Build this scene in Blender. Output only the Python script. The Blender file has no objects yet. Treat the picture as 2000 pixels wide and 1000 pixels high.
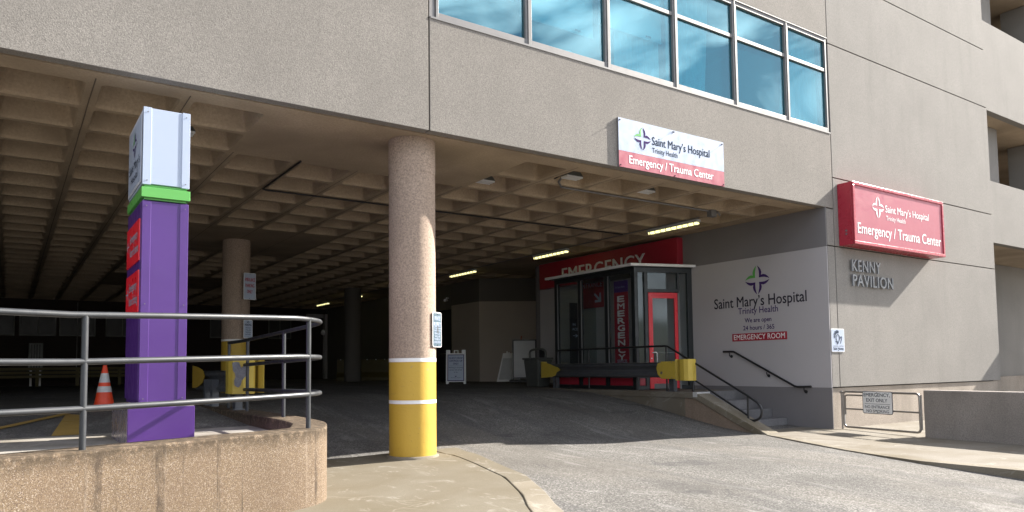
import bpy, bmesh, math, random
from mathutils import Vector, Matrix
random.seed(7)
R = math.radians
S = bpy.context.scene
COL = S.collection

# ------------------------------------------------------------------ camera
def cam_axes(yaw, pitch, roll):
    f = Vector((math.sin(yaw)*math.cos(pitch), math.cos(yaw)*math.cos(pitch), math.sin(pitch)))
    r = Vector((math.cos(yaw), -math.sin(yaw), 0)); d = f.cross(r)
    r2 = r*math.cos(roll) + d*math.sin(roll); d2 = -r*math.sin(roll) + d*math.cos(roll)
    return r2, d2, f
cd = bpy.data.cameras.new('camera'); cam = bpy.data.objects.new('camera', cd); COL.objects.link(cam)
r2, d2, f2 = cam_axes(R(34.3766), R(3.5552), R(0.66615))
m = Matrix.Identity(4)
for i in range(3):
    m[i][0] = r2[i]; m[i][1] = -d2[i]; m[i][2] = -f2[i]
m[2][3] = 1.2
cam.matrix_world = m
cd.sensor_width = 36; cd.lens = 36*1437.88/2000; cd.shift_y = 128/2000
cd.clip_start = 0.05; cd.clip_end = 600
S.camera = cam

# ------------------------------------------------------------------ sky, sun, exposure
SUN = Vector((2.11, -0.39, 1.36)).normalized()
elev = math.asin(SUN.z); azim = math.atan2(SUN.x, SUN.y)
w = bpy.data.worlds.new('World'); S.world = w; w.use_nodes = True
wn = w.node_tree.nodes; wl = w.node_tree.links
bg = wn['Background']; sky = wn.new('ShaderNodeTexSky'); sky.sky_type = 'NISHITA'; sky.sun_disc = False
sky.sun_elevation = elev; sky.sun_rotation = azim; sky.air_density = 1.0; sky.dust_density = 1.0
tc = wn.new('ShaderNodeTexCoord'); mp = wn.new('ShaderNodeMapping'); mp.inputs['Scale'].default_value = (2.2, 2.2, 5.0)
mp.inputs['Rotation'].default_value = (0.3, 0.2, 0.6)
nz = wn.new('ShaderNodeTexNoise'); nz.inputs['Scale'].default_value = 1.6; nz.inputs['Detail'].default_value = 8; nz.inputs['Distortion'].default_value = 0.9
cr = wn.new('ShaderNodeValToRGB'); cr.color_ramp.elements[0].position = 0.48; cr.color_ramp.elements[1].position = 0.66
mx = wn.new('ShaderNodeMix'); mx.data_type = 'RGBA'; mx.inputs[7].default_value = (26, 26, 27, 1)
wl.new(tc.outputs['Generated'], mp.inputs['Vector']); wl.new(mp.outputs['Vector'], nz.inputs['Vector'])
wl.new(nz.outputs['Fac'], cr.inputs['Fac']); wl.new(cr.outputs['Color'], mx.inputs[0])
wl.new(sky.outputs['Color'], mx.inputs[6]); wl.new(mx.outputs[2], bg.inputs['Color'])
bg.inputs['Strength'].default_value = 0.05
sl = bpy.data.lights.new('sun', 'SUN'); sl.energy = 5.0; sl.angle = R(0.53); sl.color = (1.0, 0.94, 0.85)
so = bpy.data.objects.new('sun', sl); COL.objects.link(so); so.rotation_euler = SUN.to_track_quat('Z', 'Y').to_euler(); so.location = (10, -5, 20)
S.view_settings.view_transform = 'Standard'; S.view_settings.look = 'None'; S.view_settings.gamma = 1
S.view_settings.use_curve_mapping = False; S.view_settings.exposure = 1.82
S.render.engine = 'CYCLES'
S.cycles.use_denoising = True
S.cycles.max_bounces = 10; S.cycles.diffuse_bounces = 6; S.cycles.transparent_max_bounces = 16
S.cycles.sample_clamp_indirect = 6

# ------------------------------------------------------------------ materials
class NT:
    def __init__(s, name):
        s.m = bpy.data.materials.new(name); s.m.use_nodes = True
        s.n = s.m.node_tree.nodes; s.l = s.m.node_tree.links
        s.b = s.n['Principled BSDF']; s.out = s.n['Material Output']
        s.tc = s.n.new('ShaderNodeNewGeometry').outputs['Position']
    def link(s, a, b): s.l.new(a, b)
    def noise(s, scale, detail=4, stretch=(1, 1, 1), dist=0, rough=.5):
        v = s.tc
        if stretch != (1, 1, 1):
            mp = s.n.new('ShaderNodeMapping'); mp.inputs['Scale'].default_value = stretch; s.link(v, mp.inputs['Vector']); v = mp.outputs['Vector']
        t = s.n.new('ShaderNodeTexNoise'); t.inputs['Scale'].default_value = scale; t.inputs['Detail'].default_value = detail
        t.inputs['Distortion'].default_value = dist; t.inputs['Roughness'].default_value = rough; s.link(v, t.inputs['Vector'])
        return t.outputs['Fac']
    def voro(s, scale, feature='F1', out='Distance', rnd=1):
        t = s.n.new('ShaderNodeTexVoronoi'); t.feature = feature; t.inputs['Scale'].default_value = scale
        t.inputs['Randomness'].default_value = rnd; s.link(s.tc, t.inputs['Vector']); return t.outputs[out]
    def ramp(s, fac, a, b, ca=0.0, cb=1.0):
        t = s.n.new('ShaderNodeMapRange'); t.inputs['From Min'].default_value = a; t.inputs['From Max'].default_value = b
        t.inputs['To Min'].default_value = ca; t.inputs['To Max'].default_value = cb; s.link(fac, t.inputs['Value']); return t.outputs['Result']
    def math(s, op, a, b):
        t = s.n.new('ShaderNodeMath'); t.operation = op
        for i, v in enumerate((a, b)):
            if isinstance(v, (int, float)): t.inputs[i].default_value = v
            else: s.link(v, t.inputs[i])
        return t.outputs[0]
    def mix(s, fac, a, b, blend='MIX'):
        t = s.n.new('ShaderNodeMix'); t.data_type = 'RGBA'; t.blend_type = blend
        for i, v in ((0, fac), (6, a), (7, b)):
            if isinstance(v, (int, float)): t.inputs[i].default_value = v
            elif isinstance(v, tuple): t.inputs[i].default_value = (*v, 1)
            else: s.link(v, t.inputs[i])
        return t.outputs[2]
    def bump(s, h, strength, dist=.01):
        t = s.n.new('ShaderNodeBump'); t.inputs['Strength'].default_value = strength; t.inputs['Distance'].default_value = dist
        s.link(h, t.inputs['Height']); s.link(t.outputs['Normal'], s.b.inputs['Normal'])
    def set(s, col=None, rough=.8, metal=0, spec=.5):
        if col is not None:
            if isinstance(col, tuple): s.b.inputs['Base Color'].default_value = (*col, 1)
            else: s.link(col, s.b.inputs['Base Color'])
        if isinstance(rough, (int, float)): s.b.inputs['Roughness'].default_value = rough
        else: s.link(rough, s.b.inputs['Roughness'])
        s.b.inputs['Metallic'].default_value = metal
        s.b.inputs['Specular IOR Level'].default_value = spec
        return s.m
def mul(c, k): return tuple(min(1, x*k) for x in c)

def concrete(name, base, grain=70, gamt=.35, big=.18, pits=0, streak=0, bstr=.35, tint=None, pitscale=16, bdist=.006, rough=.9):
    t = NT(name)
    g = t.ramp(t.noise(grain, 3, rough=.7), .3, .7)
    c = t.mix(g, mul(base, 1-gamt), mul(base, 1+gamt))
    b = t.ramp(t.noise(.9, 5, dist=.4), .3, .7)
    c = t.mix(t.math('MULTIPLY', b, big*2), c, mul(tint or base, .62))
    if streak:
        s_ = t.ramp(t.noise(2.6, 4, (1, 1, .12), rough=.6), .52, .75)
        c = t.mix(t.math('MULTIPLY', s_, streak), c, mul(base, .5))
    h = t.noise(grain*.8, 2)
    if pits:
        v = t.ramp(t.voro(pitscale), .0, .13, 1, 0)
        k = t.ramp(t.noise(pitscale*.6, 1), .5, .56)
        p = t.math('MULTIPLY', t.ramp(v, .35, .6), k)
        c = t.mix(t.math('MULTIPLY', p, pits), c, mul(base, .22))
        h = t.math('SUBTRACT', h, p)
    t.bump(h, bstr, bdist)
    return t.set(c, rough, 0, .25)

def paint(name, base, rough=.4, dirt=.12, grain=.05, metal=0, bump=0, spec=.5, scale=3):
    t = NT(name)
    d = t.ramp(t.noise(scale, 5, dist=.5), .45, .75)
    c = t.mix(t.math('MULTIPLY', d, dirt), base, mul(base, .45))
    if grain: c = t.mix(t.ramp(t.noise(90, 2), .35, .65), c, t.mix(.5, c, mul(base, 1-grain*2)))
    rr = t.ramp(t.noise(8, 3), .3, .7, max(.05, rough-.08), min(1, rough+.1))
    if bump: t.bump(t.noise(30, 3), bump, .004)
    return t.set(c, rr, metal, spec)

M = {}
M['facade'] = concrete('facade_concrete', (.235, .217, .196), 85, .42, .16, .8, .14, .36, pitscale=24)
M['facade_r'] = concrete('pavilion_wall_concrete', (.236, .222, .205), 85, .32, .16, .5, .20, .28, pitscale=22)
M['plinth'] = concrete('plinth_concrete', (.36, .31, .26), 50, .3, .35, .5, .5, .6)
def yellowconc():
    t = NT('yellow_painted_concrete'); base = (.50, .325, .045)
    c = t.mix(t.math('MULTIPLY', t.ramp(t.noise(2.5, 6, dist=.6), .42, .72), .35), base, (.40, .24, .03))
    v = t.ramp(t.voro(17), .0, .13, 1, 0); k = t.ramp(t.noise(9, 1), .48, .54)
    p = t.math('MULTIPLY', t.ramp(v, .4, .6), k)
    c = t.mix(t.math('MULTIPLY', p, .9), c, (.06, .04, .02))
    ch = t.ramp(t.noise(7, 7, rough=.7), .665, .68)
    c = t.mix(t.math('MULTIPLY', ch, .8), c, (.24, .20, .17))
    sc = t.ramp(t.noise(5, 6, (1, 1, 9), rough=.7), .62, .70)
    c = t.mix(t.math('MULTIPLY', sc, .3), c, (.22, .17, .08))
    t.bump(t.math('SUBTRACT', t.noise(28, 3), p), .4, .006)
    return t.set(c, .55, 0, .4)
M['yellow'] = yellowconc()
M['joint'] = paint('joint_sealant', (.035, .03, .028), .9)
M['slab'] = concrete('slab_concrete', (.44, .345, .245), 30, .18, .42, .6, 0, .3, pitscale=12)
M['inner'] = concrete('grey_render', (.115, .105, .095), 60, .08, .15, 0, 0, .15)
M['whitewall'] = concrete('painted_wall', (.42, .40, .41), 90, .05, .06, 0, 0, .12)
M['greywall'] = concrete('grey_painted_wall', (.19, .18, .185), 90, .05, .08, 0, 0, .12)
M['column'] = concrete('column_concrete', (.37, .285, .225), 42, .42, .22, 1.0, .25, .45, pitscale=16)
M['wallpink'] = None
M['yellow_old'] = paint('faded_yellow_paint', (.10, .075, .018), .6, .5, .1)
M['white'] = paint('white_paint', (.78, .78, .78), .45, .15)
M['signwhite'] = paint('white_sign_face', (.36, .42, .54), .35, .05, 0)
M['red'] = paint('red_sign_face', (.34, .02, .04), .4, .08, 0)
M['pinkred'] = paint('faded_red_sign_face', (.31, .035, .07), .4, .08, 0)
M['boxred'] = paint('box_sign_red', (.36, .025, .045), .28, .1, 0)
M['doorred'] = paint('door_red', (.72, .015, .03), .35, .1, 0)
M['purple'] = paint('purple_panel', (.070, .022, .170), .36, .22, 0, scale=1.5)
M['purpledark'] = paint('purple_print', (.05, .025, .11), .85, 0, 0, spec=.08)
M['green'] = paint('green_trim', (.10, .36, .075), .35, .05, 0)
M['navy'] = paint('navy_print', (.012, .022, .04), .85, 0, 0, spec=.08)
M['ink'] = paint('dark_print', (.03, .028, .04), .85, 0, 0, spec=.08)
M['bluegrey'] = paint('blue_sign_face', (.045, .085, .115), .5, .1, 0)
M['alum'] = paint('aluminium_frame', (.17, .165, .165), .5, .35, .08, .15)
M['dark'] = paint('dark_bronze_frame', (.022, .026, .028), .38, .2, 0, .2)
M['black'] = paint('black_paint', (.018, .018, .02), .4, .2, .05)
M['railgrey'] = paint('handrail_grey_paint', (.028, .031, .036), .45, .4, .08, 0, spec=.6)
M['galv'] = paint('galvanised_steel', (.33, .31, .29), .42, .3, .1, .7)
M['rubber'] = paint('dark_guardrail', (.10, .105, .115), .38, .3, .05, .25)
M['orange'] = paint('cone_orange', (.75, .06, .015), .5, .3, .08)
M['reflect'] = paint('reflective_collar', (.55, .55, .56), .4, .55, .2)
M['lampyellow'] = None
M['plasticgrey'] = paint('grey_plastic', (.10, .105, .098), .5, .2, 0)
M['letter'] = paint('brushed_letter', (.50, .51, .52), .45, .2, .05, 0)
M['kenny'] = paint('weathered_metal_letter', (.19, .20, .215), .45, .5, .1, .2)
M['curtain'] = paint('curtain_cloth', (.80, .86, .86), .9, .1, 0)
M['blind'] = paint('blind_cloth', (.78, .80, .80), .9, .02, 0)
M['room'] = paint('room_wall', (.30, .32, .34), .8, .1, 0)
M['wood'] = paint('orange_handle', (.35, .06, .02), .6, .2, 0)
M['peel'] = paint('peeled_grey_patch', (.20, .20, .22), .8, .7, .3, scale=14)

def pink_wall():
    t = NT('aggregate_wall')
    base = (.165, .122, .080)
    cell = t.voro(190, out='Color')
    sep = t.n.new('ShaderNodeSeparateColor'); t.link(cell, sep.inputs[0])
    c = t.mix(sep.outputs[0], mul(base, .68), mul(base, 1.2))
    c = t.mix(t.ramp(sep.outputs[1], .82, .9), c, (.08, .055, .045))
    c = t.mix(t.math('MULTIPLY', t.ramp(sep.outputs[2], .86, .9), .8), c, (.34, .29, .24))
    big = t.ramp(t.noise(1.3, 5, (1, 1, .6)), .35, .7)
    c = t.mix(t.math('MULTIPLY', big, .5), c, (.125, .088, .062))
    st = t.ramp(t.noise(8, 3, (1, 1, .02), rough=.6), .56, .61)
    c = t.mix(t.math('MULTIPLY', t.math('MULTIPLY', st, t.ramp(t.noise(16, 5, (1, 1, .4), rough=.8), .38, .6)), .85), c, (.06, .045, .034))
    st2 = t.ramp(t.noise(6.4, 3, (1, 1, .03), rough=.7), .60, .66)
    c = t.mix(t.math('MULTIPLY', t.math('MULTIPLY', st2, t.ramp(t.noise(14, 5, (1, 1, .4), rough=.8), .4, .6)), .45), c, (.30, .25, .20))
    # weathered dark lichen just under the cap
    sx = t.n.new('ShaderNodeSeparateXYZ'); t.link(t.tc, sx.inputs[0])
    edge = t.ramp(sx.outputs['Z'], .44, .575)
    e2 = t.math('MULTIPLY', edge, t.ramp(t.noise(14, 5, rough=.7), .36, .54))
    c = t.mix(t.math('MULTIPLY', e2, .85), c, (.05, .038, .026))
    v = t.ramp(t.voro(30), .0, .15, 1, 0)
    p = t.math('MULTIPLY', t.ramp(v, .25, .5), t.ramp(t.noise(8, 2), .44, .5))
    c = t.mix(t.math('MULTIPLY', p, .92), c, (.05, .035, .03))
    t.bump(t.math('SUBTRACT', t.noise(110, 3, rough=.8), p), .5, .008)
    return t.set(c, .9, 0, .2)
M['wallpink'] = pink_wall()

def asphalt():
    t = NT('asphalt')
    g = t.voro(62, out='Color'); sep = t.n.new('ShaderNodeSeparateColor'); t.link(g, sep.inputs[0])
    base = (.124, .118, .110)
    c = t.mix(sep.outputs[0], mul(base, .5), mul(base, 1.5))
    c = t.mix(t.math('MULTIPLY', t.ramp(sep.outputs[1], .80, .86), .7), c, (.34, .33, .31))
    fine = t.ramp(t.noise(150, 2, rough=.8), .35, .65)
    c = t.mix(t.math('MULTIPLY', fine, .4), c, mul(base, .6))
    big = t.ramp(t.noise(.55, 6, dist=.6), .38, .68)
    c = t.mix(t.math('MULTIPLY', big, .6), c, mul(base, .5))
    patch = t.ramp(t.noise(.35, 2, (1, .5, 1)), .5, .56)
    c = t.mix(t.math('MULTIPLY', patch, .2), c, (.17, .15, .125))
    # tyre scuffs and salt stains running with the ramp
    s1 = t.ramp(t.noise(1.5, 7, (1.5, .35, 1), 1.2, .65), .56, .74)
    c = t.mix(t.math('MULTIPLY', s1, .32), c, (.42, .41, .40))
    oil = t.ramp(t.noise(.9, 3, dist=.3), .66, .72)
    c = t.mix(t.math('MULTIPLY', oil, .45), c, (.035, .035, .038))
    tr = t.ramp(t.noise(.8, 3, (2.2, .12, 1), .3), .52, .62)
    c = t.mix(t.math('MULTIPLY', tr, .3), c, (.06, .06, .064))
    cr = t.voro(.55, 'DISTANCE_TO_EDGE', 'Distance')
    d = t.math('ADD', cr, t.math('MULTIPLY', t.math('SUBTRACT', t.noise(3, 5), .5), .12))
    ck = t.math('MULTIPLY', t.ramp(t.math('ABSOLUTE', d, 0), .0, .012, 1, 0), t.ramp(t.noise(.7, 2), .5, .6))
    c = t.mix(t.math('MULTIPLY', ck, .6), c, (.05, .05, .05))
    t.bump(t.math('ADD', t.noise(110, 3, rough=.8), t.math('MULTIPLY', sep.outputs[0], .6)), .55, .012)
    return t.set(c, .88, 0, .3)
M['asphalt'] = asphalt()
def walkmat(name, base, tone=1):
    t = NT(name)
    g = t.ramp(t.noise(95, 3, rough=.8), .3, .7)
    c = t.mix(g, mul(base, .78), mul(base, 1.2))
    b = t.ramp(t.noise(1.1, 6, dist=.7), .35, .7)
    c = t.mix(t.math('MULTIPLY', b, .7), c, mul((.11, .088, .055), tone))
    s1 = t.ramp(t.noise(2.2, 8, (1, .6, 1), 1.5, .7), .56, .70)
    c = t.mix(t.math('MULTIPLY', s1, .42), c, (.42, .40, .36))
    sp = t.math('MULTIPLY', t.ramp(t.voro(9), 0, .05, 1, 0), t.ramp(t.noise(5, 1), .55, .6))
    c = t.mix(t.math('MULTIPLY', sp, .8), c, (.04, .035, .03))
    cr = t.voro(.8, 'DISTANCE_TO_EDGE', 'Distance')
    d = t.math('ADD', cr, t.math('MULTIPLY', t.math('SUBTRACT', t.noise(2.5, 6), .5), .2))
    ck = t.math('MULTIPLY', t.ramp(t.math('ABSOLUTE', d, 0), .0, .008, 1, 0), t.ramp(t.noise(.9, 2), .46, .52))
    c = t.mix(t.math('MULTIPLY', ck, .22), c, (.40, .38, .33))
    t.bump(t.noise(80, 3, rough=.8), .4, .006)
    return t.set(c, .9, 0, .25)
M['walk'] = walkmat('sidewalk_concrete', (.152, .134, .102))
M['walk2'] = walkmat('pale_sidewalk_concrete', (.19, .172, .145))
M['kerb'] = walkmat('kerb_concrete', (.215, .19, .15))
M['left'] = walkmat('parking_slab', (.30, .285, .26))

def peeling_yellow():
    t = NT('peeling_yellow_paint')
    f = t.ramp(t.noise(6.5, 5, dist=.5), .50, .54)
    c = t.mix(f, (.62, .42, .05), (.20, .20, .22))
    return t.set(c, .55, 0, .4)
M['yellow_peel'] = paint('buffer_yellow_paint', (.55, .40, .06), .5, .25, .08)

def lamp():
    t = NT('lit_tube'); t.set((.8, .8, .4), .5)
    t.b.inputs['Emission Color'].default_value = (1, .93, .42, 1); t.b.inputs['Emission Strength'].default_value = .55
    return t.m
M['lamp'] = lamp()
def glass(name, tint, refl, rough=.0, diffuse_lift=None, blend=.35):
    t = NT(name); t.n.remove(t.b)
    tr = t.n.new('ShaderNodeBsdfTransparent'); tr.inputs['Color'].default_value = (*tint, 1)
    gl = t.n.new('ShaderNodeBsdfGlossy'); gl.inputs['Roughness'].default_value = rough; gl.inputs['Color'].default_value = (.58, .84, .90, 1) if diffuse_lift[1] > .06 else (.8, .9, .95, 1)
    lw = t.n.new('ShaderNodeLayerWeight'); lw.inputs['Blend'].default_value = blend
    lw.inputs['Blend'].default_value = .5; f = t.ramp(t.math('POWER', lw.outputs['Facing'], 4), 0, 1, refl, 1)
    mx = t.n.new('ShaderNodeMixShader'); t.link(f, mx.inputs[0]); t.link(tr.outputs[0], mx.inputs[1]); t.link(gl.outputs[0], mx.inputs[2])
    last = mx.outputs[0]
    if diffuse_lift:
        df = t.n.new('ShaderNodeBsdfDiffuse'); df.inputs['Color'].default_value = (*diffuse_lift[0], 1)  # diffuse colour mixed in to make the teal panes look brighter
        m2 = t.n.new('ShaderNodeMixShader'); m2.inputs[0].default_value = diffuse_lift[1]; t.link(last, m2.inputs[1]); t.link(df.outputs[0], m2.inputs[2]); last = m2.outputs[0]
    t.link(last, t.out.inputs['Surface'])
    return t.m
M['winglass'] = glass('teal_window_glass', (.44, .76, .82), .18, diffuse_lift=((.03, .26, .36), .10))
M['vglass'] = glass('vestibule_glass', (.92, .95, .95), .022, diffuse_lift=((.10, .11, .11), .05), blend=.15)
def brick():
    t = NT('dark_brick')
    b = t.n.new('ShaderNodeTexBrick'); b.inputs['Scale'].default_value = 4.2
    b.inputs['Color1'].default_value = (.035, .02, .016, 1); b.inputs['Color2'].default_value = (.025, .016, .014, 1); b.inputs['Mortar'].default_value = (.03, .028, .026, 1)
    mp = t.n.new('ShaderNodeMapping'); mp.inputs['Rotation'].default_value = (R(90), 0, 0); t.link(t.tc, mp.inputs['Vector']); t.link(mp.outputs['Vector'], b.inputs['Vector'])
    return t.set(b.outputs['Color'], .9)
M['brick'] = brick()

# ------------------------------------------------------------------ mesh helpers
def tag(o, label=None, cat=None, group=None, kind=None):
    if label: o['label'] = label
    if cat: o['category'] = cat
    if group: o['group'] = group
    if kind: o['kind'] = kind
    return o
def thing(name, label, cat, loc=(0, 0, 0), rz=0, group=None):
    o = bpy.data.objects.new(name, None); o.empty_display_size = .2; COL.objects.link(o); o.location = loc; o.rotation_euler = (0, 0, rz)
    return tag(o, label, cat, group)
def wloc(o):
    v = Vector((0, 0, 0))
    while o is not None:
        v += o.location; o = o.parent
    return v
class MB:
    def __init__(s): s.v = []; s.f = []; s.sm = []
    def add(s, vs, fs, smooth=False):
        n = len(s.v); s.v += [tuple(x) for x in vs]; s.f += [tuple(i+n for i in f) for f in fs]; s.sm += [smooth]*len(fs); return s
    def box(s, x0, x1, y0, y1, z0, z1):
        vs = [(x0, y0, z0), (x1, y0, z0), (x1, y1, z0), (x0, y1, z0), (x0, y0, z1), (x1, y0, z1), (x1, y1, z1), (x0, y1, z1)]
        return s.add(vs, [(0, 3, 2, 1), (4, 5, 6, 7), (0, 1, 5, 4), (1, 2, 6, 5), (2, 3, 7, 6), (3, 0, 4, 7)])
    def prism(s, poly, axis, a, b):
        # poly in the two other axes (in xyz order), extruded along axis from a to b
        n = len(poly)
        def P(p, t):
            return {'x': (t, p[0], p[1]), 'y': (p[0], t, p[1]), 'z': (p[0], p[1], t)}[axis]
        vs = [P(p, a) for p in poly] + [P(p, b) for p in poly]
        fs = [tuple(range(n)), tuple(range(2*n-1, n-1, -1))] + [(i, i+n, (i+1) % n + n, (i+1) % n) for i in range(n)]
        return s.add(vs, fs)
    def tube(s, pts, r, seg=10, cap=True, closed=False):
        pts = [Vector(p) for p in pts]; n = len(pts); rings = []
        up = None
        for i, p in enumerate(pts):
            if closed: t = (pts[(i+1) % n]-pts[i-1])
            elif i == 0: t = pts[1]-p
            elif i == n-1: t = p-pts[i-1]
            else: t = (pts[i+1]-p).normalized()+(p-pts[i-1]).normalized()
            t.normalize()
            if up is None:
                a = Vector((0, 0, 1)) if abs(t.z) < .9 else Vector((1, 0, 0)); u = t.cross(a).normalized()
            else: u = (up - t*up.dot(t)).normalized()
            up = u; v = t.cross(u)
            rr = r[i] if isinstance(r, (list, tuple)) else r
            rings.append([p+u*math.cos(2*math.pi*k/seg)*rr+v*math.sin(2*math.pi*k/seg)*rr for k in range(seg)])
        vs = [q for rg in rings for q in rg]; fs = []
        for i in range(n-1 if not closed else n):
            j = (i+1) % n
            for k in range(seg):
                fs.append((i*seg+k, i*seg+(k+1) % seg, j*seg+(k+1) % seg, j*seg+k))
        s.add(vs, fs, True)
        if cap and not closed: s.add([vs[k] for k in range(seg)]+[vs[(n-1)*seg+k] for k in range(seg)], [tuple(range(seg-1, -1, -1)), tuple(range(seg, 2*seg))])
        return s
    def cyl(s, x, y, z0, z1, r, seg=24, r1=None): return s.tube([(x, y, z0), (x, y, z1)], [r, r if r1 is None else r1], seg)
    def lathe(s, x, y, prof, seg=28, rnd=None):
        vs = []; fs = []
        for (r, z) in prof:
            for k in range(seg):
                a = 2*math.pi*k/seg; vs.append((x+r*math.cos(a), y+r*math.sin(a), z))
        for i in range(len(prof)-1):
            for k in range(seg): fs.append((i*seg+k, i*seg+(k+1) % seg, (i+1)*seg+(k+1) % seg, (i+1)*seg+k))
        s.add(vs, fs, True); n = len(prof)
        s.add([vs[k] for k in range(seg)]+vs[(n-1)*seg:], [tuple(range(seg-1, -1, -1)), tuple(range(seg, 2*seg))]); return s
    def quad(s, a, b, c, d): return s.add([a, b, c, d], [(0, 1, 2, 3)])
    def bev(s, *a): return s
    def build(s, name, mat, parent=None, world=True, bevel=0, **tags):
        me = bpy.data.meshes.new(name)
        off = wloc(parent) if (parent is not None and world) else Vector((0, 0, 0))
        me.from_pydata([(x-off.x, y-off.y, z-off.z) for x, y, z in s.v], [], s.f)
        me.polygons.foreach_set('use_smooth', s.sm)
        bm = bmesh.new(); bm.from_mesh(me); bmesh.ops.recalc_face_normals(bm, faces=bm.faces)
        bm.to_mesh(me); bm.free(); me.update()
        if mat: me.materials.append(M[mat] if isinstance(mat, str) else mat)
        o = bpy.data.objects.new(name, me); COL.objects.link(o); o.parent = parent
        if bevel:
            b = o.modifiers.new('bevel', 'BEVEL'); b.width = bevel; b.segments = 2; b.limit_method = 'ANGLE'; b.angle_limit = R(40)
        for k, v in tags.items(): o[k] = v
        return o
def copy_tree(o, parent=None):
    c = o.copy(); COL.objects.link(c); c.parent = parent
    for ch in list(o.children): copy_tree(ch, c)
    return c

def arc(cx, cy, r, a0, a1, n):
    return [(cx+r*math.cos(R(a0+(a1-a0)*i/n)), cy+r*math.sin(R(a0+(a1-a0)*i/n))) for i in range(n+1)]
def rrect(x0, x1, y0, y1, r, n=4):
    return arc(x1-r, y1-r, r, 0, 90, n)+arc(x0+r, y1-r, r, 90, 180, n)+arc(x0+r, y0+r, r, 180, 270, n)+arc(x1-r, y0+r, r, 270, 360, n)

class Face:
    """a plane in the world on which lettering and flat shapes are laid: origin, right, up; normal = towards the reader"""
    def __init__(s, o, right, up=(0, 0, 1)):
        s.o = Vector(o); s.r = Vector(right).normalized(); s.u = Vector(up).normalized(); s.n = s.r.cross(s.u)
    def at(s, x, y, d=0): return s.o+s.r*x+s.u*y+s.n*d
    def plate(s, mb, poly, d0, d1):
        n = len(poly); vs = [s.at(x, y, d0) for x, y in poly]+[s.at(x, y, d1) for x, y in poly]
        mb.add(vs, [tuple(range(n)), tuple(range(2*n-1, n-1, -1))]+[(i, i+n, (i+1) % n+n, (i+1) % n) for i in range(n)]); return mb
    def rect(s, mb, x0, x1, y0, y1, d0, d1): return s.plate(mb, [(x0, y0), (x1, y0), (x1, y1), (x0, y1)], d0, d1)
    def disc(s, mb, x, y, r, d0, d1, n=10): return s.plate(mb, arc(x, y, r, 0, 360-360/n, n-1), d0, d1)

def text_geo(body, bold=0.0, extrude=0.0, res=3, space=1.0):
    cu = bpy.data.curves.new('t', 'FONT'); cu.body = body; cu.resolution_u = res; cu.offset = bold; cu.extrude = extrude; cu.space_character = space
    cu.fill_mode = 'BOTH' if extrude else 'FRONT'
    ob = bpy.data.objects.new('t', cu); COL.objects.link(ob)
    dg = bpy.context.evaluated_depsgraph_get(); me = bpy.data.meshes.new_from_object(ob.evaluated_get(dg))
    vs = [v.co.copy() for v in me.vertices]; fs = [tuple(p.vertices) for p in me.polygons]
    bpy.data.objects.remove(ob); bpy.data.curves.remove(cu); bpy.data.meshes.remove(me)
    return vs, fs
CAP = None
def write(face, body, x0, x1, yb, cap, mat, parent, name='lettering', bold=0.0, d=.004, depth=0, ital=0, split=False, pieces='letter', space=1.0, res=3, label=None):
    """one line of text from x0 to x1 (face units), baseline yb, capital height cap"""
    global CAP
    if CAP is None:
        v, _ = text_geo('H'); CAP = max(p.y for p in v)
    vs, fs = text_geo(body, 0 if 'M' in body or not split else bold, 0.5 if depth else 0, res, space)
    xa = min(p.x for p in vs); xb = max(p.x for p in vs); kx = (x1-x0)/(xb-xa); ky = cap/CAP
    pts = [face.at(x0+(p.x-xa)*kx+ital*p.y*ky, yb+p.y*ky, d+(p.z+.5)*depth if depth else d) for p in vs]
    if not split:
        mb = MB(); mb.add(pts, fs)
        if bold:
            e = bold*ky*.8
            for q, (ex, ey) in enumerate(((-e, 0), (e, 0), (0, e), (0, -e))):
                mb.add([p+face.r*ex+face.u*ey-face.n*.00012*(q+1) for p in pts], fs)
        return mb.build(name, mat, parent, **({'label': label} if label else {}))
    # split in islands
    par = list(range(len(pts)))
    key = {}
    for i, p in enumerate(pts):
        k = tuple(round(c, 5) for c in p)
        if k in key: par[i] = key[k]
        else: key[k] = i
    def find(a):
        while par[a] != a: par[a] = par[par[a]]; a = par[a]
        return a
    for f in fs:
        for a in f[1:]:
            x, y = find(f[0]), find(a)
            if x != y: par[x] = y
    groups = {}
    for f in fs: groups.setdefault(find(f[0]), []).append(f)
    for g in sorted(groups.values(), key=lambda g: (pts[g[0][0]]-face.o).dot(face.r)):
        ids = sorted({i for f in g for i in f}); mp = {i: k for k, i in enumerate(ids)}
        MB().add([pts[i] for i in ids], [tuple(mp[i] for i in f) for f in g]).build(pieces, mat, parent)

CRES = [(.03, 1), (.19, .85), (.31, .68), (.36, .50), (.325, .325), (.50, .36), (.68, .31), (.85, .19), (1, .03), (.84, .085), (.60, .15), (.38, .165), (.15, .15), (.165, .38), (.15, .60), (.085, .84)]
def emblem(face, cx, cy, r, cols, parent, d=.005, ry=None):
    ry = ry or r
    names = {0: (1, 1), 1: (-1, 1), 2: (-1, -1), 3: (1, -1)}
    for q, (sx, sy) in names.items():
        mb = MB(); n = len(CRES)
        pts = [face.at(cx+sx*x*r, cy+sy*y*ry, d) for x, y in CRES]
        # two fans keep the concave shape clean
        a = pts[4]; 
        fs = [(0, 1, 15), (1, 2, 14, 15), (2, 3, 13, 14), (3, 4, 12, 13), (4, 5, 11, 12), (5, 6, 10, 11), (6, 7, 9, 10), (7, 8, 9)]
        mb.add(pts, fs); mb.build('petal', cols[q], parent)

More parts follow.
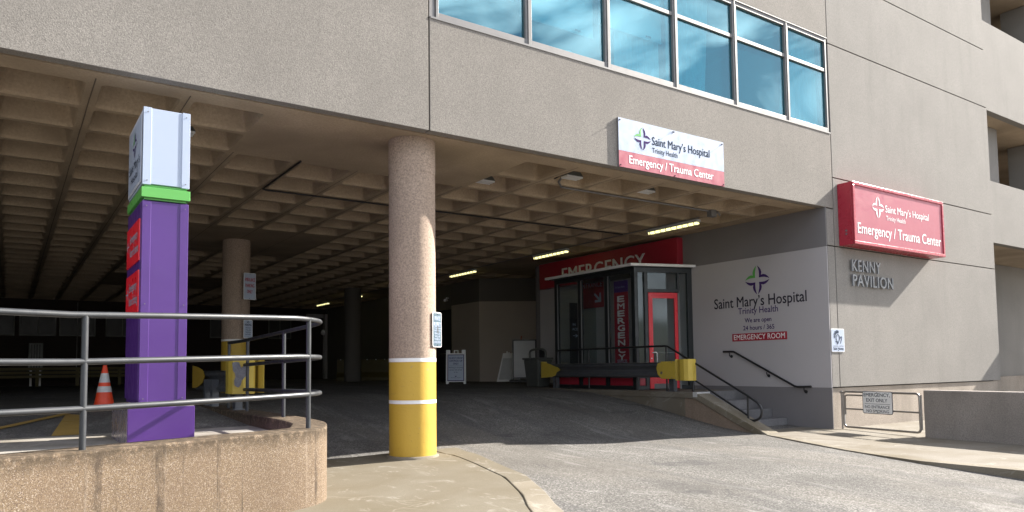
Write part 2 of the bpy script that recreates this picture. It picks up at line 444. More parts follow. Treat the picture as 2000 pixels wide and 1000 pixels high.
# ------------------------------------------------------------------ ground
def lerp_tab(tab, x):
    if x <= tab[0][0]: return tab[0][1]
    for (a, b), (c, d) in zip(tab, tab[1:]):
        if x <= c:
            t = (x-a)/(c-a); return b+(d-b)*t
    return tab[-1][1]
HT = [(-60, -1.2), (-5, -.5), (3, -.36), (4.0, -.31), (4.8, -.262), (5.4, -.222), (6.3, -.202), (8, -.19), (9.6, -.16), (10.3, -.08), (11.03, .045), (11.83, .19), (13, .38), (14.2, .53), (15, .575), (16, .60), (19, .66), (23, .69), (30, .70), (45, .70)]
def hgt(X, Y):
    z = lerp_tab(HT, Y)
    z += .10*math.exp(-((X-5.4)/2.4)**2)*max(0, 1-abs(Y-9.2)/4.0)
    if Y > 20 and X < 8: z -= .08*min(1, (Y-20)/8)
    return z
def rng(a, b, st):
    n = int(round((b-a)/st)); return [a+(b-a)*i/n for i in range(n+1)]
def grid(xs, ys, fn, name, mat, kind='structure'):
    vs = [(x, y, fn(x, y)) for y in ys for x in xs]; nx = len(xs)
    fs = [(j*nx+i, j*nx+i+1, (j+1)*nx+i+1, (j+1)*nx+i) for j in range(len(ys)-1) for i in range(nx-1)]
    mb = MB(); mb.add(vs, fs, True); o = mb.build(name, mat, None); o['kind'] = kind; return o
grid([-200, -100, -60, -30, -15, -8, -4, 0, 2]+rng(2.5, 15, .25)+[18, 22, 26, 34, 60, 120, 200], [-250, -120, -60, -30, -15, -8, -3, 0, 2]+rng(3, 16, .25)+[17, 19, 21, 23, 26, 30, 36, 45, 60],
     lambda x, y: hgt(x, y) - (.02 if x < 2.9 and y > 14 else 0), 'driveway', 'asphalt')

# raised parking slab on the left, behind the curved wall
WALL_OUT = [(-9, 3.1), (-5, 4.55), (-2.5, 5.42), (-1, 5.96), (-.03, 6.33), (.31, 6.47), (.7, 6.62), (1.34, 6.84), (1.84, 7.02), (2.18, 7.13), (2.47, 7.25), (2.64, 7.36), (2.77, 7.52), (2.88, 7.80), (3.0, 8.14), (3.07, 8.5), (3.12, 9.2), (3.12, 10), (3.12, 11.5), (3.12, 13), (3.12, 14.9)]
def offset(path, d):
    out = []
    for i, p in enumerate(path):
        a = Vector(path[max(0, i-1)]); b = Vector(path[min(len(path)-1, i+1)]); t = (b-a).normalized(); n = Vector((-t.y, t.x)); q = Vector(p)+n*d; out.append((q.x, q.y))
    return out
WALL_IN = offset(WALL_OUT, .38)
def lz(y): return .445 if y < 10.31 else lerp_tab([(10.31, .445), (13.6, .60), (20, .60), (45, .62)], y)
vs = []; fs = []
ys_l = [9.15, 9.8, 10.5, 11.5, 12.5, 13.6, 14.9]
mbl = MB()
inn = [p for p in WALL_IN if p[1] < 9.0]+[(2.74, 10.3)]
poly = [(-9, 10.3)]+[(x, y-.0) for x, y in [(-9.2, 3.4)]+inn[1:]]
mbl.prism([(x, y) for x, y in poly], 'z', .2, .45)
o = mbl.build('parking_slab', 'left'); o['kind'] = 'structure'
mbl = MB()
xs = [-40, -20, -8, -3, 0, 1.5, 2.745]; ys2 = [10.304, 10.7, 11.7, 12.7, 13.6, 15, 20, 30, 45]
vs = [(x, y, lz(y)) for y in ys2 for x in xs]; nx = len(xs)
mbl.add(vs, [(j*nx+i, j*nx+i+1, (j+1)*nx+i+1, (j+1)*nx+i) for j in range(len(ys2)-1) for i in range(nx-1)])
o = mbl.build('parking_floor', 'asphalt'); o['kind'] = 'structure'
# yellow marking on it
mbl = MB(); mbl.add([(-.7, 10.4, .456), (-.58, 10.32, .452), (.80, 12.9, .585), (.70, 13.0, .589)], [(0, 1, 2, 3)])
mbl.add([(.44, 10.32, .453), (.74, 10.32, .453), (.98, 12.6, .561), (.74, 13.0, .58)], [(0, 1, 2, 3)])
o = mbl.build('parking_line', paint('worn_yellow_line', (.36, .23, .05), .8, .5, .2)); o['kind'] = 'structure'

# corner sidewalk by the column, with its own kerb
KERB_IN = [(5.30, 9.95), (5.32, 9.3), (5.2, 8.5), (4.98, 7.46), (4.56, 6.5), (4.27, 6.0), (3.9, 5.2), (3.5, 4.2), (3.2, 3.2)]
KERB_OUT = [(5.75, 9.95), (5.68, 9.3), (5.5, 8.5), (5.28, 7.46), (4.86, 6.5), (4.6, 6.0), (4.25, 5.2), (3.85, 4.2), (3.55, 3.2)]
def strip(A, B, name, mat, up, h0=.12, notch=0, parent=None):
    mb = MB(); n = len(A)
    vs = []
    for p in A+B: vs.append((p[0], p[1], hgt(*p)+up))
    for p in A+B: vs.append((p[0], p[1], hgt(*p)+up-h0))
    fs = []
    for i in range(n-1):
        fs += [(i, i+1, n+i+1, n+i), (2*n+i, 2*n+i+1, i+1, i), (n+i, n+i+1, 3*n+i+1, 3*n+i)]
    fs += [(0, n, 3*n, 2*n), (n-1, 2*n-1, 4*n-1, 3*n-1)]
    mb.add(vs, fs); o = mb.build(name, mat, parent, bevel=.012); return o
def dens(path, k=3):
    out = []
    for a, b in zip(path, path[1:]):
        for i in range(k): out.append((a[0]+(b[0]-a[0])*i/k, a[1]+(b[1]-a[1])*i/k))
    return out+[path[-1]]
KI = dens(KERB_IN); KO = dens(KERB_OUT)
base_walk = thing('corner_sidewalk', None, None, (4, 8, -.1)); base_walk['kind'] = 'structure'
sections = [(9.95, 5.75), (5.73, 3.2)]
def clip_y(path, ya, yb):
    return [p for p in path if yb-1e-6 <= p[1] <= ya+1e-6]
for (ya, yb) in sections:
    rows = rng(yb, ya, (ya-yb)/14)
    def xin(y):
        t = sorted([(p[1], p[0]) for p in KI]); return lerp_tab(t, y)-.022
    A = [(xin(y), y) for y in rows]; cols = 6; mb = MB(); vs = []
    for (xe, y) in A:
        for c in range(cols+1):
            xa_ = 2.9 if y > 8.6 else 2.9-min(2.6, (8.6-y)*1.2); x = xa_+(xe-xa_)*c/cols; vs.append((x, y, hgt(x, y)+.02))
    nv = cols+1; fs = [(j*nv+i, j*nv+i+1, (j+1)*nv+i+1, (j+1)*nv+i) for j in range(len(A)-1) for i in range(cols)]
    k = len(vs); lo = [(x, y, z-.08) for x, y, z in vs]; 
    edge = list(range(nv))+[(j+1)*nv-1 for j in range(1, len(A))]+[(len(A)-1)*nv+i for i in range(nv-2, -1, -1)]
    vs2 = vs+[lo[e] for e in edge]
    for a in range(len(edge)-1): fs.append((edge[a], edge[a+1], k+a+1, k+a))
    mb.add(vs2, fs); mb.build('sidewalk_slab', 'walk', base_walk)
segs = [(0, 11), (10, 18), (17, 25)]
for k, (a, b) in enumerate(segs):
    A = KI[a:b]; B = KO[a:b]
    if len(A) > 1:
        sh_ = lambda q: [tuple(Vector(q[0])*.97+Vector(q[1])*.03)]+q[1:]; A = sh_(A); B = sh_(B)
        strip(A, B, 'kerb_stone', 'walk' if k == 0 else ('walk2' if k == 2 else 'kerb'), .021, .1, parent=base_walk)
    if b < len(KI):
        pass

# right hand sidewalk with kerb
RK = [(12.12, 9.06), (11.5, 7.7), (11.1, 6.8), (10.85, 6.1), (10.66, 5.41), (10.68, 4.85), (10.72, 4.15), (10.8, 2.5), (10.9, 0), (11, -6)]
RK = dens(RK, 2)
def rz(x, y): return lerp_tab([(-6, -.3), (0, -.22), (4, -.185), (7, -.175), (9, -.15)], y)
rw = thing('pavement', None, None, (13, 7, -.2)); rw['kind'] = 'structure'
mb = MB(); vs = []
rk = [(x+.17, y) for x, y in RK]
cols = 5
for x, y in rk:
    xe = 26
    for c in range(cols+1):
        xx = x+(xe-x)*(c/cols)**1.6
        vs.append((xx, y, rz(xx, y)))
nv = cols+1
mb.add(vs, [(j*nv+i, j*nv+i+1, (j+1)*nv+i+1, (j+1)*nv+i) for j in range(len(rk)-1) for i in range(cols)])
mb.add([(12.29, 9.06, rz(0, 9)), (26, 9.06, rz(0, 9)), (26, 10.2, rz(0, 9)), (12.29, 10.2, rz(0, 9))], [(0, 1, 2, 3)])
mb.build('pavement_slab', 'walk2', rw)
mb = MB(); vs = []
for x, y in RK: vs += [(x-.02, y, hgt(x, y)-.05), (x, y, rz(x, y)-.005), (x+.16, y, rz(x, y)+.004), (x+.162, y, rz(x, y)-.03)]
mb.add(vs, [(4*j+i, 4*j+i+1, 4*j+5+i, 4*j+4+i) for j in range(len(RK)-1) for i in range(3)])
mb.build('kerb', 'kerb', rw)
# ------------------------------------------------------------------ hospital building
B = thing('hospital_building', 'big grey concrete hospital building with open garage underneath and a band of teal windows', 'building', (4.73, 8.9, 0))
YF = 8.9; G = .011; TOP = 15
def panel(x0, x1, z0, z1, mat='facade', y0=YF, y1=YF+.15, name='concrete_panel'):
    return MB().box(x0+G, x1-G, y0, y1, z0+G, z1-G).build(name, mat, B, bevel=.006)
panel(-22, 4.74, 4.48, TOP)
panel(4.74, 14.40, 4.48, 6.12)
panel(4.74, 14.40, 8.21, 9.72); panel(4.74, 14.40, 9.72, TOP)
for za, zb in ((.70, 3.68), (3.68, 5.16), (5.16, 8.10), (8.10, 9.72), (9.72, TOP)):
    panel(14.40, 21.85, za, zb, 'facade_r')
panel(14.125, 14.40, .70, 3.68, 'facade_r'); panel(14.125, 14.40, 3.68, 4.48, 'facade_r')
MB().box(14.13, 21.84, YF+.035, YF+.16, -.6, .69).build('plinth', 'plinth', B)
# darker backing seen only in the joints
MB().box(-22, 4.7, YF+.151, YF+.19, 4.60, TOP-.1).box(4.78, 14.2, YF+.151, YF+.19, 4.6, 6.04).box(4.78, 14.6, YF+.151, YF+.19, 8.28, TOP-.1).box(14.3, 21.8, YF+.165, YF+.19, 0, TOP-.1).box(4.70, 4.78, YF+.151, YF+.19, 4.6, TOP-.1).build('joint_backing', 'joint', B)
# waffle slab
XR0 = 4.73; cells = []
mb = MB()
def coffer(x0, y0, s=1.0, rib=.085, dep=.42, tap=.10):
    cx, cy = x0+s/2, y0+s/2; hx = s/2-.075; hy = s/2-.05; r = .07; ins = []
    n = 4
    def loop(e, r, z):
        out = []
        for (qx, qy, a0) in ((1, 1, 0), (-1, 1, 90), (-1, -1, 180), (1, -1, 270)):
            for k in range(n):
                a = R(a0+90*k/(n-1)); out.append((cx+qx*(hx-e-r)+r*math.cos(a), cy+qy*(hy-e*1.1-r)+r*math.sin(a), z))
        return out
    L0 = loop(0, r, 4.5); L1 = loop(.02, r, 4.54); L2 = loop(tap, r, 4.5+dep)
    O = []
    for (qx, qy) in ((1, 1), (-1, 1), (-1, -1), (1, -1)):
        a = (cx+qx*s/2, cy+qy*s/2, 4.5)
        if (qx, qy) in ((1, 1), (-1, -1)):
            pr = (a[0], cy+qy*hy*.8, 4.5); nx_ = (cx+qx*hx*.8, a[1], 4.5)
        else:
            pr = (cx+qx*hx*.8, a[1], 4.5); nx_ = (a[0], cy+qy*hy*.8, 4.5)
        O += [pr, a, a, nx_]
    m_ = len(L0); vs = O+L0+L1+L2; fs = []
    for i in range(m_):
        j = (i+1) % m_
        q = [i, j, m_+j, m_+i]
        if O[i] == O[j]: q = [i, m_+j, m_+i]
        fs.append(tuple(q)); fs.append((m_+i, m_+j, 2*m_+j, 2*m_+i)); fs.append((2*m_+i, 2*m_+j, 3*m_+j, 3*m_+i))
    fs.append(tuple(range(3*m_, 4*m_)))
    mb.add(vs, fs)
solid = lambda x, y: any(cx-2 < x+.5 < cx+2 and cy0 < y+.5 < cy1 for cx, cy0, cy1 in ((4.73, 9.4, 11.43), (4.73, 17.43, 21.43), (4.73, 27.4, 31.4), (-5.27, 9.4, 11.43), (-5.27, 17.43, 21.43), (-5.27, 27.4, 31.4), (14.73, 17.43, 21.43), (14.73, 27.4, 31.4)))
for i in range(-22, 13 if True else 0):
    for j in range(0, 30):
        x = 4.73+i; y = 9.43+j
        if x+1 > 13.75: 
            if y < 18.4: continue
        if solid(x, y): mb.add([(x, y, 4.5), (x+1, y, 4.5), (x+1, y+1, 4.5), (x, y+1, 4.5)], [(0, 1, 2, 3)])
        else: coffer(x, y)
mb.add([(13.73, 9.43, 4.5), (14.3, 9.43, 4.5), (14.3, 18.43, 4.5), (13.73, 18.43, 4.5)], [(0, 1, 2, 3)])
mb.box(-17.3, 14.12, YF+.21, 9.43, 4.5, 4.95)
mb.add([(-17.3, 39.43, 4.5), (18, 39.43, 4.5), (18, 45, 4.5), (-17.3, 45, 4.5)], [(0, 1, 2, 3)])
mb.build('coffered_ceiling', 'slab', B)
MB().box(-17.4, 14.3, YF+.155, YF+.20, 4.53, 4.58).build('edge_strip', 'joint', B)
mb = MB()
for i in range(-22, 10):
    x = 4.73+i
    y0_ = 11.45 if abs(x-4.73) < 2.01 or abs(x+5.27) < 2.01 else 9.3
    for j in range(int(y0_*10), 300, 7):
        q = random.uniform(-.004, .004)
        mb.add([(x-.007+q, j/10, 4.4972), (x+.007+q, j/10, 4.4972), (x+.006, j/10+.7, 4.4972), (x-.006, j/10+.7, 4.4972)], [(0, 1, 2, 3)])
mb.build('form_seam', paint('dark_seam', (.13, .10, .075), .9, .3), B)['kind'] = 'stuff'
# body above, walls of the garage
mb = MB(); mb.box(-22, 4.70, 9.15, 45, 4.97, TOP-.1); mb.box(4.70, 14.7, 14.2, 45, 4.97, TOP-.1); mb.box(14.7, 21.85, 9.12, 45, 4.97, TOP-.1); mb.box(4.70, 14.7, 9.15, 14.2, 8.9, TOP-.1); mb.box(4.70, 14.7, 9.15, 14.2, 4.97, 5.3)
mb.build('upper_floors', 'room', B)
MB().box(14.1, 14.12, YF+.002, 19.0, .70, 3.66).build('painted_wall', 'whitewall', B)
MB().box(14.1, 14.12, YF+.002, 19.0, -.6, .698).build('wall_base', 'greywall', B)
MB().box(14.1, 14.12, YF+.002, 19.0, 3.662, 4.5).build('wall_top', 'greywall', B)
MB().box(14.125, 21.8, 9.13, 18.99, -.6, 4.96).build('core_wall', 'inner', B)
# recess at the back right
mb = MB(); mb.add([(14.3, 23.04, 0.3), (16.4, 21.8, 0.3), (16.4, 21.8, 3.64), (14.3, 23.04, 3.64)], [(0, 1, 2, 3)])
mb.add([(14.3, 23.04, 0.3), (14.3, 25.1, 0.3), (14.3, 25.1, 3.64), (14.3, 23.04, 3.64)], [(0, 1, 2, 3)])
mb.add([(16.4, 21.8, 0.3), (16.4, 19.0, 0.3), (16.4, 19.0, 3.64), (16.4, 21.8, 3.64)], [(0, 1, 2, 3)])
mb.build('recess_wall', concrete('recess_render', (.36, .31, .27), 60, .06, .1), B)
mb = MB(); mb.add([(14.3, 23.04, 3.64), (16.4, 21.8, 3.64), (16.4, 21.8, 4.5), (14.3, 23.04, 4.5)], [(0, 1, 2, 3)])
mb.add([(14.3, 23.04, 3.64), (14.3, 25.1, 3.64), (14.3, 25.1, 4.5), (14.3, 23.04, 4.5)], [(0, 1, 2, 3)])
mb.add([(16.4, 21.8, 3.64), (16.4, 19.0, 3.64), (16.4, 19.0, 4.5), (16.4, 21.8, 4.5)], [(0, 1, 2, 3)])
mb.build('recess_wall_top', 'inner', B)
MB().box(14.3, 14.5, 25.12, 28.5, 3.5, 4.49).box(14.3, 14.5, 28.5, 39, .2, 4.49).build('side_wall', 'inner', B)
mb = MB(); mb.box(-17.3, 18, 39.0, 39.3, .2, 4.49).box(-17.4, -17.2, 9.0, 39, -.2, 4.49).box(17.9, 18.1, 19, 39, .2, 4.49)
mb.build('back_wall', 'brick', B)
MB().box(14.45, 14.6, 25.1, 28.5, .3, 3.5).build('dark_doorway', 'black', B)
# teal windows
XW = [4.84, 6.47, 8.09, 9.71, 11.35, 12.97, 14.38]
for i in range(6):
    a, b = XW[i]+.015, XW[i+1]-.015
    fr = MB(); t_ = .045
    fr.box(a, a+t_, YF+.01, YF+.13, 6.13, 8.19).box(b-t_, b, YF+.01, YF+.13, 6.13, 8.19).box(a+t_, b-t_, YF+.01, YF+.13, 6.13, 6.215).box(a+t_, b-t_, YF+.01, YF+.13, 8.11, 8.19).box(a+t_, b-t_, YF+.02, YF+.12, 7.45, 7.52)
    wf = fr.build('window_frame', 'alum', B, bevel=.004)
    MB().box(a+t_, b-t_, YF+.06, YF+.07, 6.215, 7.45).build('pane', 'winglass', wf)
    MB().box(a+t_, b-t_, YF+.06, YF+.07, 7.52, 8.11).build('pane', 'winglass', wf)
mb = MB(); mb.box(4.76, 14.39, YF-.012, YF+.02, 6.10, 6.128); mb.box(4.757, 4.84, YF+.02, YF+.14, 6.13, 8.19); mb.box(4.757, 14.39, YF-.008, YF+.03, 8.193, 8.21)
for x in XW[1:-1]: mb.box(x-.012, x+.012, YF-.004, YF+.14, 6.13, 8.19)
mb.build('window_trim', 'alum', B)
# room behind the windows
mb = MB(); mb.add([(4.72, 14.18, 5.31), (14.68, 14.18, 5.31), (14.68, 14.18, 8.89), (4.72, 14.18, 8.89)], [(0, 1, 2, 3)]); mb.box(4.72, 14.66, 9.3, 14.1, 5.31, 5.35); mb.box(9.6, 9.75, 9.4, 14.1, 5.35, 8.89)
mb.build('room_lining', 'room', B)
MB().box(14.39, 14.68, 9.052, 9.115, 5.3, 8.9).build('room_side', 'joint', B)
# roller blinds
def blind(x0, x1, zb, lab):
    t = thing('roller_blind', lab, 'blind', ((x0+x1)/2, 9.16, zb))
    MB().box(x0, x1, 9.15, 9.156, zb, 8.3).build('fabric', 'blind', t)
    MB().box(x0, x1, 9.145, 9.165, zb-.03, zb-.001).build('hem_bar', 'white', t)
    MB().box((x0+x1)/2+.35, (x0+x1)/2+.47, 9.136, 9.144, zb+.01, zb+.04).build('pull_tab', 'black', t)
blind(4.88, 6.36, 6.92, 'white roller blind hanging in the first window from the left, beside the panel joint')
blind(6.48, 7.98, 6.72, 'white roller blind drawn low in the second window from the left')
blind(8.12, 9.6, 7.02, 'pale roller blind half down in the third window from the left')
def curtain(x0, x1, lab, z0=6.15, x0b=None, x1b=None):
    mb = MB(); n = 46; vs = []; x0b = x0 if x0b is None else x0b; x1b = x1 if x1b is None else x1b
    for i in range(n+1):
        u = i/n; w_ = .045*math.sin(u*n*1.05)+.02*math.sin(u*17+1)
        for k in range(5):
            t = k/4; xa = x0b+(x0-x0b)*t; xb = x1b+(x1-x1b)*t
            vs.append((xa+(xb-xa)*u, 9.24+w_*(1.1-.4*t), z0+(8.35-z0)*t))
    mb.add(vs, [(i*5+k, (i+1)*5+k, (i+1)*5+k+1, i*5+k+1) for i in range(n) for k in range(4)], True)
    tag(mb.build('curtain', 'curtain'), lab, 'curtain')
curtain(9.82, 10.95, 'pleated curtain drawn across the left half of the fourth window', x1b=10.75)
curtain(13.35, 14.38, 'pleated curtain gathered at the right end of the last teal window', x0b=13.15)
curtain(8.55, 9.55, 'thin curtain hanging in the right half of the third window from the left')
# small things on the sill
def sill(x, w_, h, lab, nm, cat):
    t = MB(); t.lathe(x, 9.3, [(w_, 6.13), (w_*1.1, 6.2), (w_, 6.13+h*.8), (w_*.6, 6.13+h)], 12); tag(t.build(nm, 'white'), lab, cat)
MB().box(4.72, 14.6, 9.17, 9.55, 6.06, 6.13).build('window_sill', 'room', B)
sill(7.55, .09, .30, 'pale jug on the sill behind the second teal window', 'jug', 'jug')
sill(8.75, .07, .22, 'small white pot on the sill behind the third teal window', 'pot', 'pot')
sill(11.15, .11, .26, 'round pale basin on the sill at the right of the fourth window', 'basin', 'basin')
sill(11.65, .07, .28, 'white bottle on the sill behind the fifth teal window', 'bottle', 'bottle')

# ------------------------------------------------------------------ neighbouring block on the right
N = thing('parking_block', 'pale concrete block with open decks and square piers beyond the hospital corner', 'building', (24, 9, 0))
for (a, b) in ((8.09, 10.62), (4.42, 6.12)):
    for xa, xb in ((21.87, 24.85), (24.87, 40)):
        MB().box(xa, xb, 8.95, 9.15, a, b).build('spandrel', 'facade_r', N, bevel=.006)
MB().box(21.87, 40, 8.95, 9.15, 12.6, 15).build('spandrel', 'facade_r', N)
mb = MB().box(21.87, 40, 9.16, 20, 8.1, 8.35).box(21.87, 40, 9.16, 20, 4.44, 4.7).box(21.87, 40, 9.16, 20, 12.6, 12.8); mb.build('deck', 'slab', N)
for x in (23.45, 26.6, 30, 34):
    for a, b in ((4.71, 8.09), (8.36, 12.59)):
        MB().box(x, x+.7, 9.6, 10.3, a, b).build('pier', 'facade_r', N, bevel=.01)
MB().box(21.87, 40, 11.0, 11.2, -.5, 4.43).build('lower_wall', 'facade_r', N)
MB().box(21.87, 40, 14, 14.2, 4.71, 14).box(39.8, 40, 9.2, 14, 4.7, 14).build('rear_wall', 'inner', N)
MB().box(21.87, 40, 10.85, 10.99, -.5, .72).build('plinth', 'plinth', N)
MB().box(26.0, 27.0, 6.6, 8.94, -.4, 4.14).build('unseen_shadow_wall', 'facade_r', N, bevel=.01)  # unseen block, added to cast the shadow low on the pavilion wall

# ------------------------------------------------------------------ columns
def column(loc, label, bands=True, grp='round concrete columns of the garage', zb=None, r=.335, mats=('column', 'yellow')):
    x, y = loc; z0 = (hgt(x, y)-.05) if zb is None else zb
    t = thing('concrete_column', label, 'column', (x, y, z0), 0, grp)
    zb0 = hgt(x, y)
    if bands:
        MB().lathe(x, y, [(r, z0), (r, zb0+.62+.16), ], 40).build('yellow_band', mats[1], t)
        MB().lathe(x, y, [(r+.003, zb0+.782), (r+.003, zb0+.83)], 40).build('white_stripe', 'white', t)
        MB().lathe(x, y, [(r, zb0+.832), (r, zb0+1.365)], 40).build('yellow_band', mats[1], t)
        MB().lathe(x, y, [(r+.003, zb0+1.367), (r+.003, zb0+1.42)], 40).build('white_stripe', 'white', t)
        MB().lathe(x, y, [(r, zb0+1.422), (r, 4.0), ], 40).build('shaft', mats[0], t)
        MB().lathe(x, y, [(r+.004, 4.0), (r+.004, 4.499)], 40).build('shaft_top', mats[0], t)
    else: MB().lathe(x, y, [(r, z0), (r, 4.499)], 32).build('shaft', mats[0], t)
    return t
column((4.80, 9.56), 'big round concrete column at the building edge with yellow foot and white stripes')
MB().lathe(4.80, 9.56, [(.37, -.2), (.37, -.033), (.345, -.022)], 40).build('mortar_ring', 'kerb', base_walk)
c2 = column((4.73, 19.3), 'round concrete column deeper in the garage carrying the ambulance parking sign', False)
c2z = hgt(4.73, 19.3); MB().lathe(4.73, 19.3, [(.339, c2z), (.339, 1.93)], 32).build('yellow_band', 'yellow', c2)
MB().lathe(4.73, 19.3, [(.341, 1.93), (.341, 1.98)], 32).build('white_stripe', 'white', c2)
column((11.6, 28.5), 'far round column in the dark garage behind the yellow barrier', False, r=.34, mats=('inner', 'yellow'))
column((14.45, 19.42), 'grey round column at the end of the red emergency sign', False, r=.17, mats=('greywall', 'yellow'))

# ------------------------------------------------------------------ stairs and platform
XE = 12.2; PZ = .615
def side_z(y): return lerp_tab([(9.1, -.17), (9.25, -.12), (10.9, .55), (20, .55)], y)
pl = thing('entrance_platform', None, None, (13, 13, .6)); pl['kind'] = 'structure'
mb = MB(); mb.prism([(XE+.02, -.3), (14.098, -.3), (14.098, PZ-.005), (XE+.02, PZ-.005)], 'y', 11.22, 18.9); mb.build('platform_slab', 'walk2', pl)
MB().box(XE, XE+.4, 10.93, 18.9, PZ-.13, PZ).build('edge_slab', 'walk2', pl, bevel=.01)
st = thing('concrete_stairs', 'grey concrete steps with sloping side wall rising beside the lettered wall', 'stairs', (13.2, 10.4, -.2))
M['greystep'] = concrete('step_concrete', (.20, .195, .20), 30, .2, .6, 0, .5, .4)
for k, (yf, zt) in enumerate(((9.98, .025), (10.36, .215), (10.74, .41), (11.12, PZ-.002))):
    MB().box(XE+.41, 14.097, yf, (yf+.36) if k < 3 else 11.215, -.35 if k == 0 else zt-.3, zt).build('step', 'greystep', st, bevel=.012)
mb = MB(); mb.prism([(9.1, -.3), (14.9, -.3), (14.9, PZ-.135), (10.9, PZ-.135), (9.1, -.19)], 'x', XE+.03, XE+.38); mb.build('side_wall', concrete('side_wall_concrete', (.26, .20, .155), 30, .2, .35, .5, .6, .5), st)
mb = MB(); mb.prism([(9.02, -.3), (9.1, -.16), (10.9, PZ-.0), (10.925, PZ), (10.925, PZ-.13), (9.2, -.28)], 'x', XE, XE+.4); mb.build('sloping_cap', 'kerb', st, bevel=.01)
MB().box(XE-.005, XE+.405, 10.84, 10.96, PZ-.1, PZ+.004).build('cap_corner', paint('whitewash', (.5, .5, .5), .8, .3), st)

# stair handrail
HX = 12.45
def smooth(pts, n=6, closed=False):
    out = []; P = [Vector(p) for p in pts]
    for i in range(len(P)-1):
        p0 = P[max(0, i-1)]; p1 = P[i]; p2 = P[i+1]; p3 = P[min(len(P)-1, i+2)]
        for k in range(n):
            t = k/n; out.append(.5*((2*p1)+(p2-p0)*t+(2*p0-5*p1+4*p2-p3)*t*t+(3*p1-p0-3*p2+p3)*t**3))
    return out+[P[-1]]
hr = thing('stair_handrail', 'black pipe handrail along the platform, sloping down the stairs to a rounded end', 'handrail', (HX, 11.2, PZ))
top = [(HX, 16.02, 1.55), (HX, 16.0, 1.63), (HX, 15.9, 1.645), (HX, 12.0, 1.65), (HX, 11.9, 1.635), (HX, 9.74, .57)]+[tuple(v) for v in smooth([(HX, 9.66, .525), (HX, 9.46, .40), (HX, 9.40, .27), (HX, 9.45, .13), (HX, 9.6, .07), (HX, 9.72, .085)])]
MB().tube(top, .024, 10).build('top_rail', 'black', hr)
MB().tube([(HX, 11.16, .89), (HX, 9.75, .17)], .02, 10).build('lower_rail', 'black', hr)
for y, a, b in ((9.73, -.12, .55), (11.17, PZ, 1.27), (12.9, PZ, 1.64), (14.69, PZ, 1.64), (11.95, PZ, 1.63), (16.0, PZ, 1.6)):
    MB().tube([(HX, y, a), (HX, y, b)], .022, 10).build('post', 'black', hr)
wh = thing('wall_handrail', 'short black handrail on brackets fixed to the lettered wall above the steps', 'handrail', (14.0, 10.5, 1.1))
WX = 14.02
MB().tube([(WX, 11.62, 1.51), (WX, 11.32, 1.505), (WX, 9.72, .72), (WX, 9.66, .71), (WX, 9.33, .72)], .024, 10).build('rail', 'black', wh)
for y, z in ((11.44, 1.48), (10.42, 1.03), (9.5, .69)):
    MB().tube([(WX, y, z), (WX, y, z-.06), (WX+.03, y, z-.085), (14.098, y, z-.085)], .011, 8).tube([(14.085, y, z-.085), (14.099, y, z-.085)], .035, 12).build('bracket', 'black', wh)

# ------------------------------------------------------------------ guardrails
def wbeam(y0, y1, x, zc, side=-1, h=.34):
    # deep single-wave profile in (x,z)
    prof = [(0, .17), (-.025, .172), (-.055, .14), (-.06, .10), (.0, .045), (.025, .0), (.0, -.045), (-.06, -.10), (-.055, -.14), (-.025, -.172), (0, -.17)]
    prof = [(x-side*p[0]*-1 if side > 0 else x+p[0], zc+p[1]*h/.34) for p in prof]
    th = .012*side
    poly = prof+[(p[0]-th, p[1]) for p in reversed(prof)]
    n = len(poly); m2 = len(prof); vs = []
    mb = MB()
    for y in (y0, y1): vs += [(p[0], y, p[1]) for p in poly]
    fs = [(i, i+n, (i+1) % n+n, (i+1) % n) for i in range(n)]
    for e in (0, n): fs += [(e+i, e+i+1, e+n-2-i, e+n-1-i) for i in range(m2-1)]
    mb.add(vs, fs); return mb
g = thing('guardrail', 'dark steel guardrail with yellow wrapped ends in front of the glass vestibule', 'guardrail', (12.36, 13.8, PZ))
wbeam(11.5, 16.1, 12.33, 1.10).build('beam', 'rubber', g, bevel=0)
MB().box(12.26, 12.345, 11.9, 15.8, 1.268, 1.277).build('top_strip', 'galv', g)  # galvanised edge strip, added pale as the highlight along the beam
def ibeam(x, y, z0, z1, nm='post', par=g):
    return MB().box(x-.055, x+.055, y-.075, y-.063, z0, z1).box(x-.055, x+.055, y+.063, y+.075, z0, z1).box(x-.006, x+.006, y-.063, y+.063, z0, z1).box(x-.09, x+.09, y-.12, y+.12, z0, z0+.015).build(nm, 'rubber', par)
ibeam(12.40, 11.72, PZ, 1.12); ibeam(12.40, 16.02, .6, 1.12)
def fold(path, z0, z1, th=.008):
    mb = MB(); P = [Vector(p) for p in path]; o2 = offset([tuple(p) for p in P], th); n = len(P)
    vs = [(p.x, p.y, z0) for p in P]+[(q[0], q[1], z0) for q in o2]+[(p.x, p.y, z1) for p in P]+[(q[0], q[1], z1) for q in o2]
    fs = []
    for i in range(n-1): fs += [(i, i+1, 2*n+i+1, 2*n+i), (n+i, n+i+1, 3*n+i+1, 3*n+i), (i, i+1, n+i+1, n+i), (2*n+i, 2*n+i+1, 3*n+i+1, 3*n+i)]
    fs += [(0, n, 3*n, 2*n), (n-1, 2*n-1, 4*n-1, 3*n-1)]
    return mb.add(vs, fs)
XB = 12.255
mb = MB(); mb.prism([(12.08, 1.14), (12.04, 1.0), (11.93, .90), (11.50, .90), (11.50, 1.295), (11.93, 1.29), (12.04, 1.24)], 'x', XB-.008, XB)
mb.build('end_plate', 'yellow_peel', g, bevel=.006)
fold([(XB-.004, 11.5), (XB+.05, 11.47), (XB+.06, 11.43), (XB-.02, 11.38), (XB-.05, 11.30), (XB-.05, 11.2), (XB-.01, 11.12), (XB+.08, 11.08), (XB+.2, 11.09)], .865, 1.335, -.01).build('end_wrap', 'yellow_peel', g)
mb = MB()
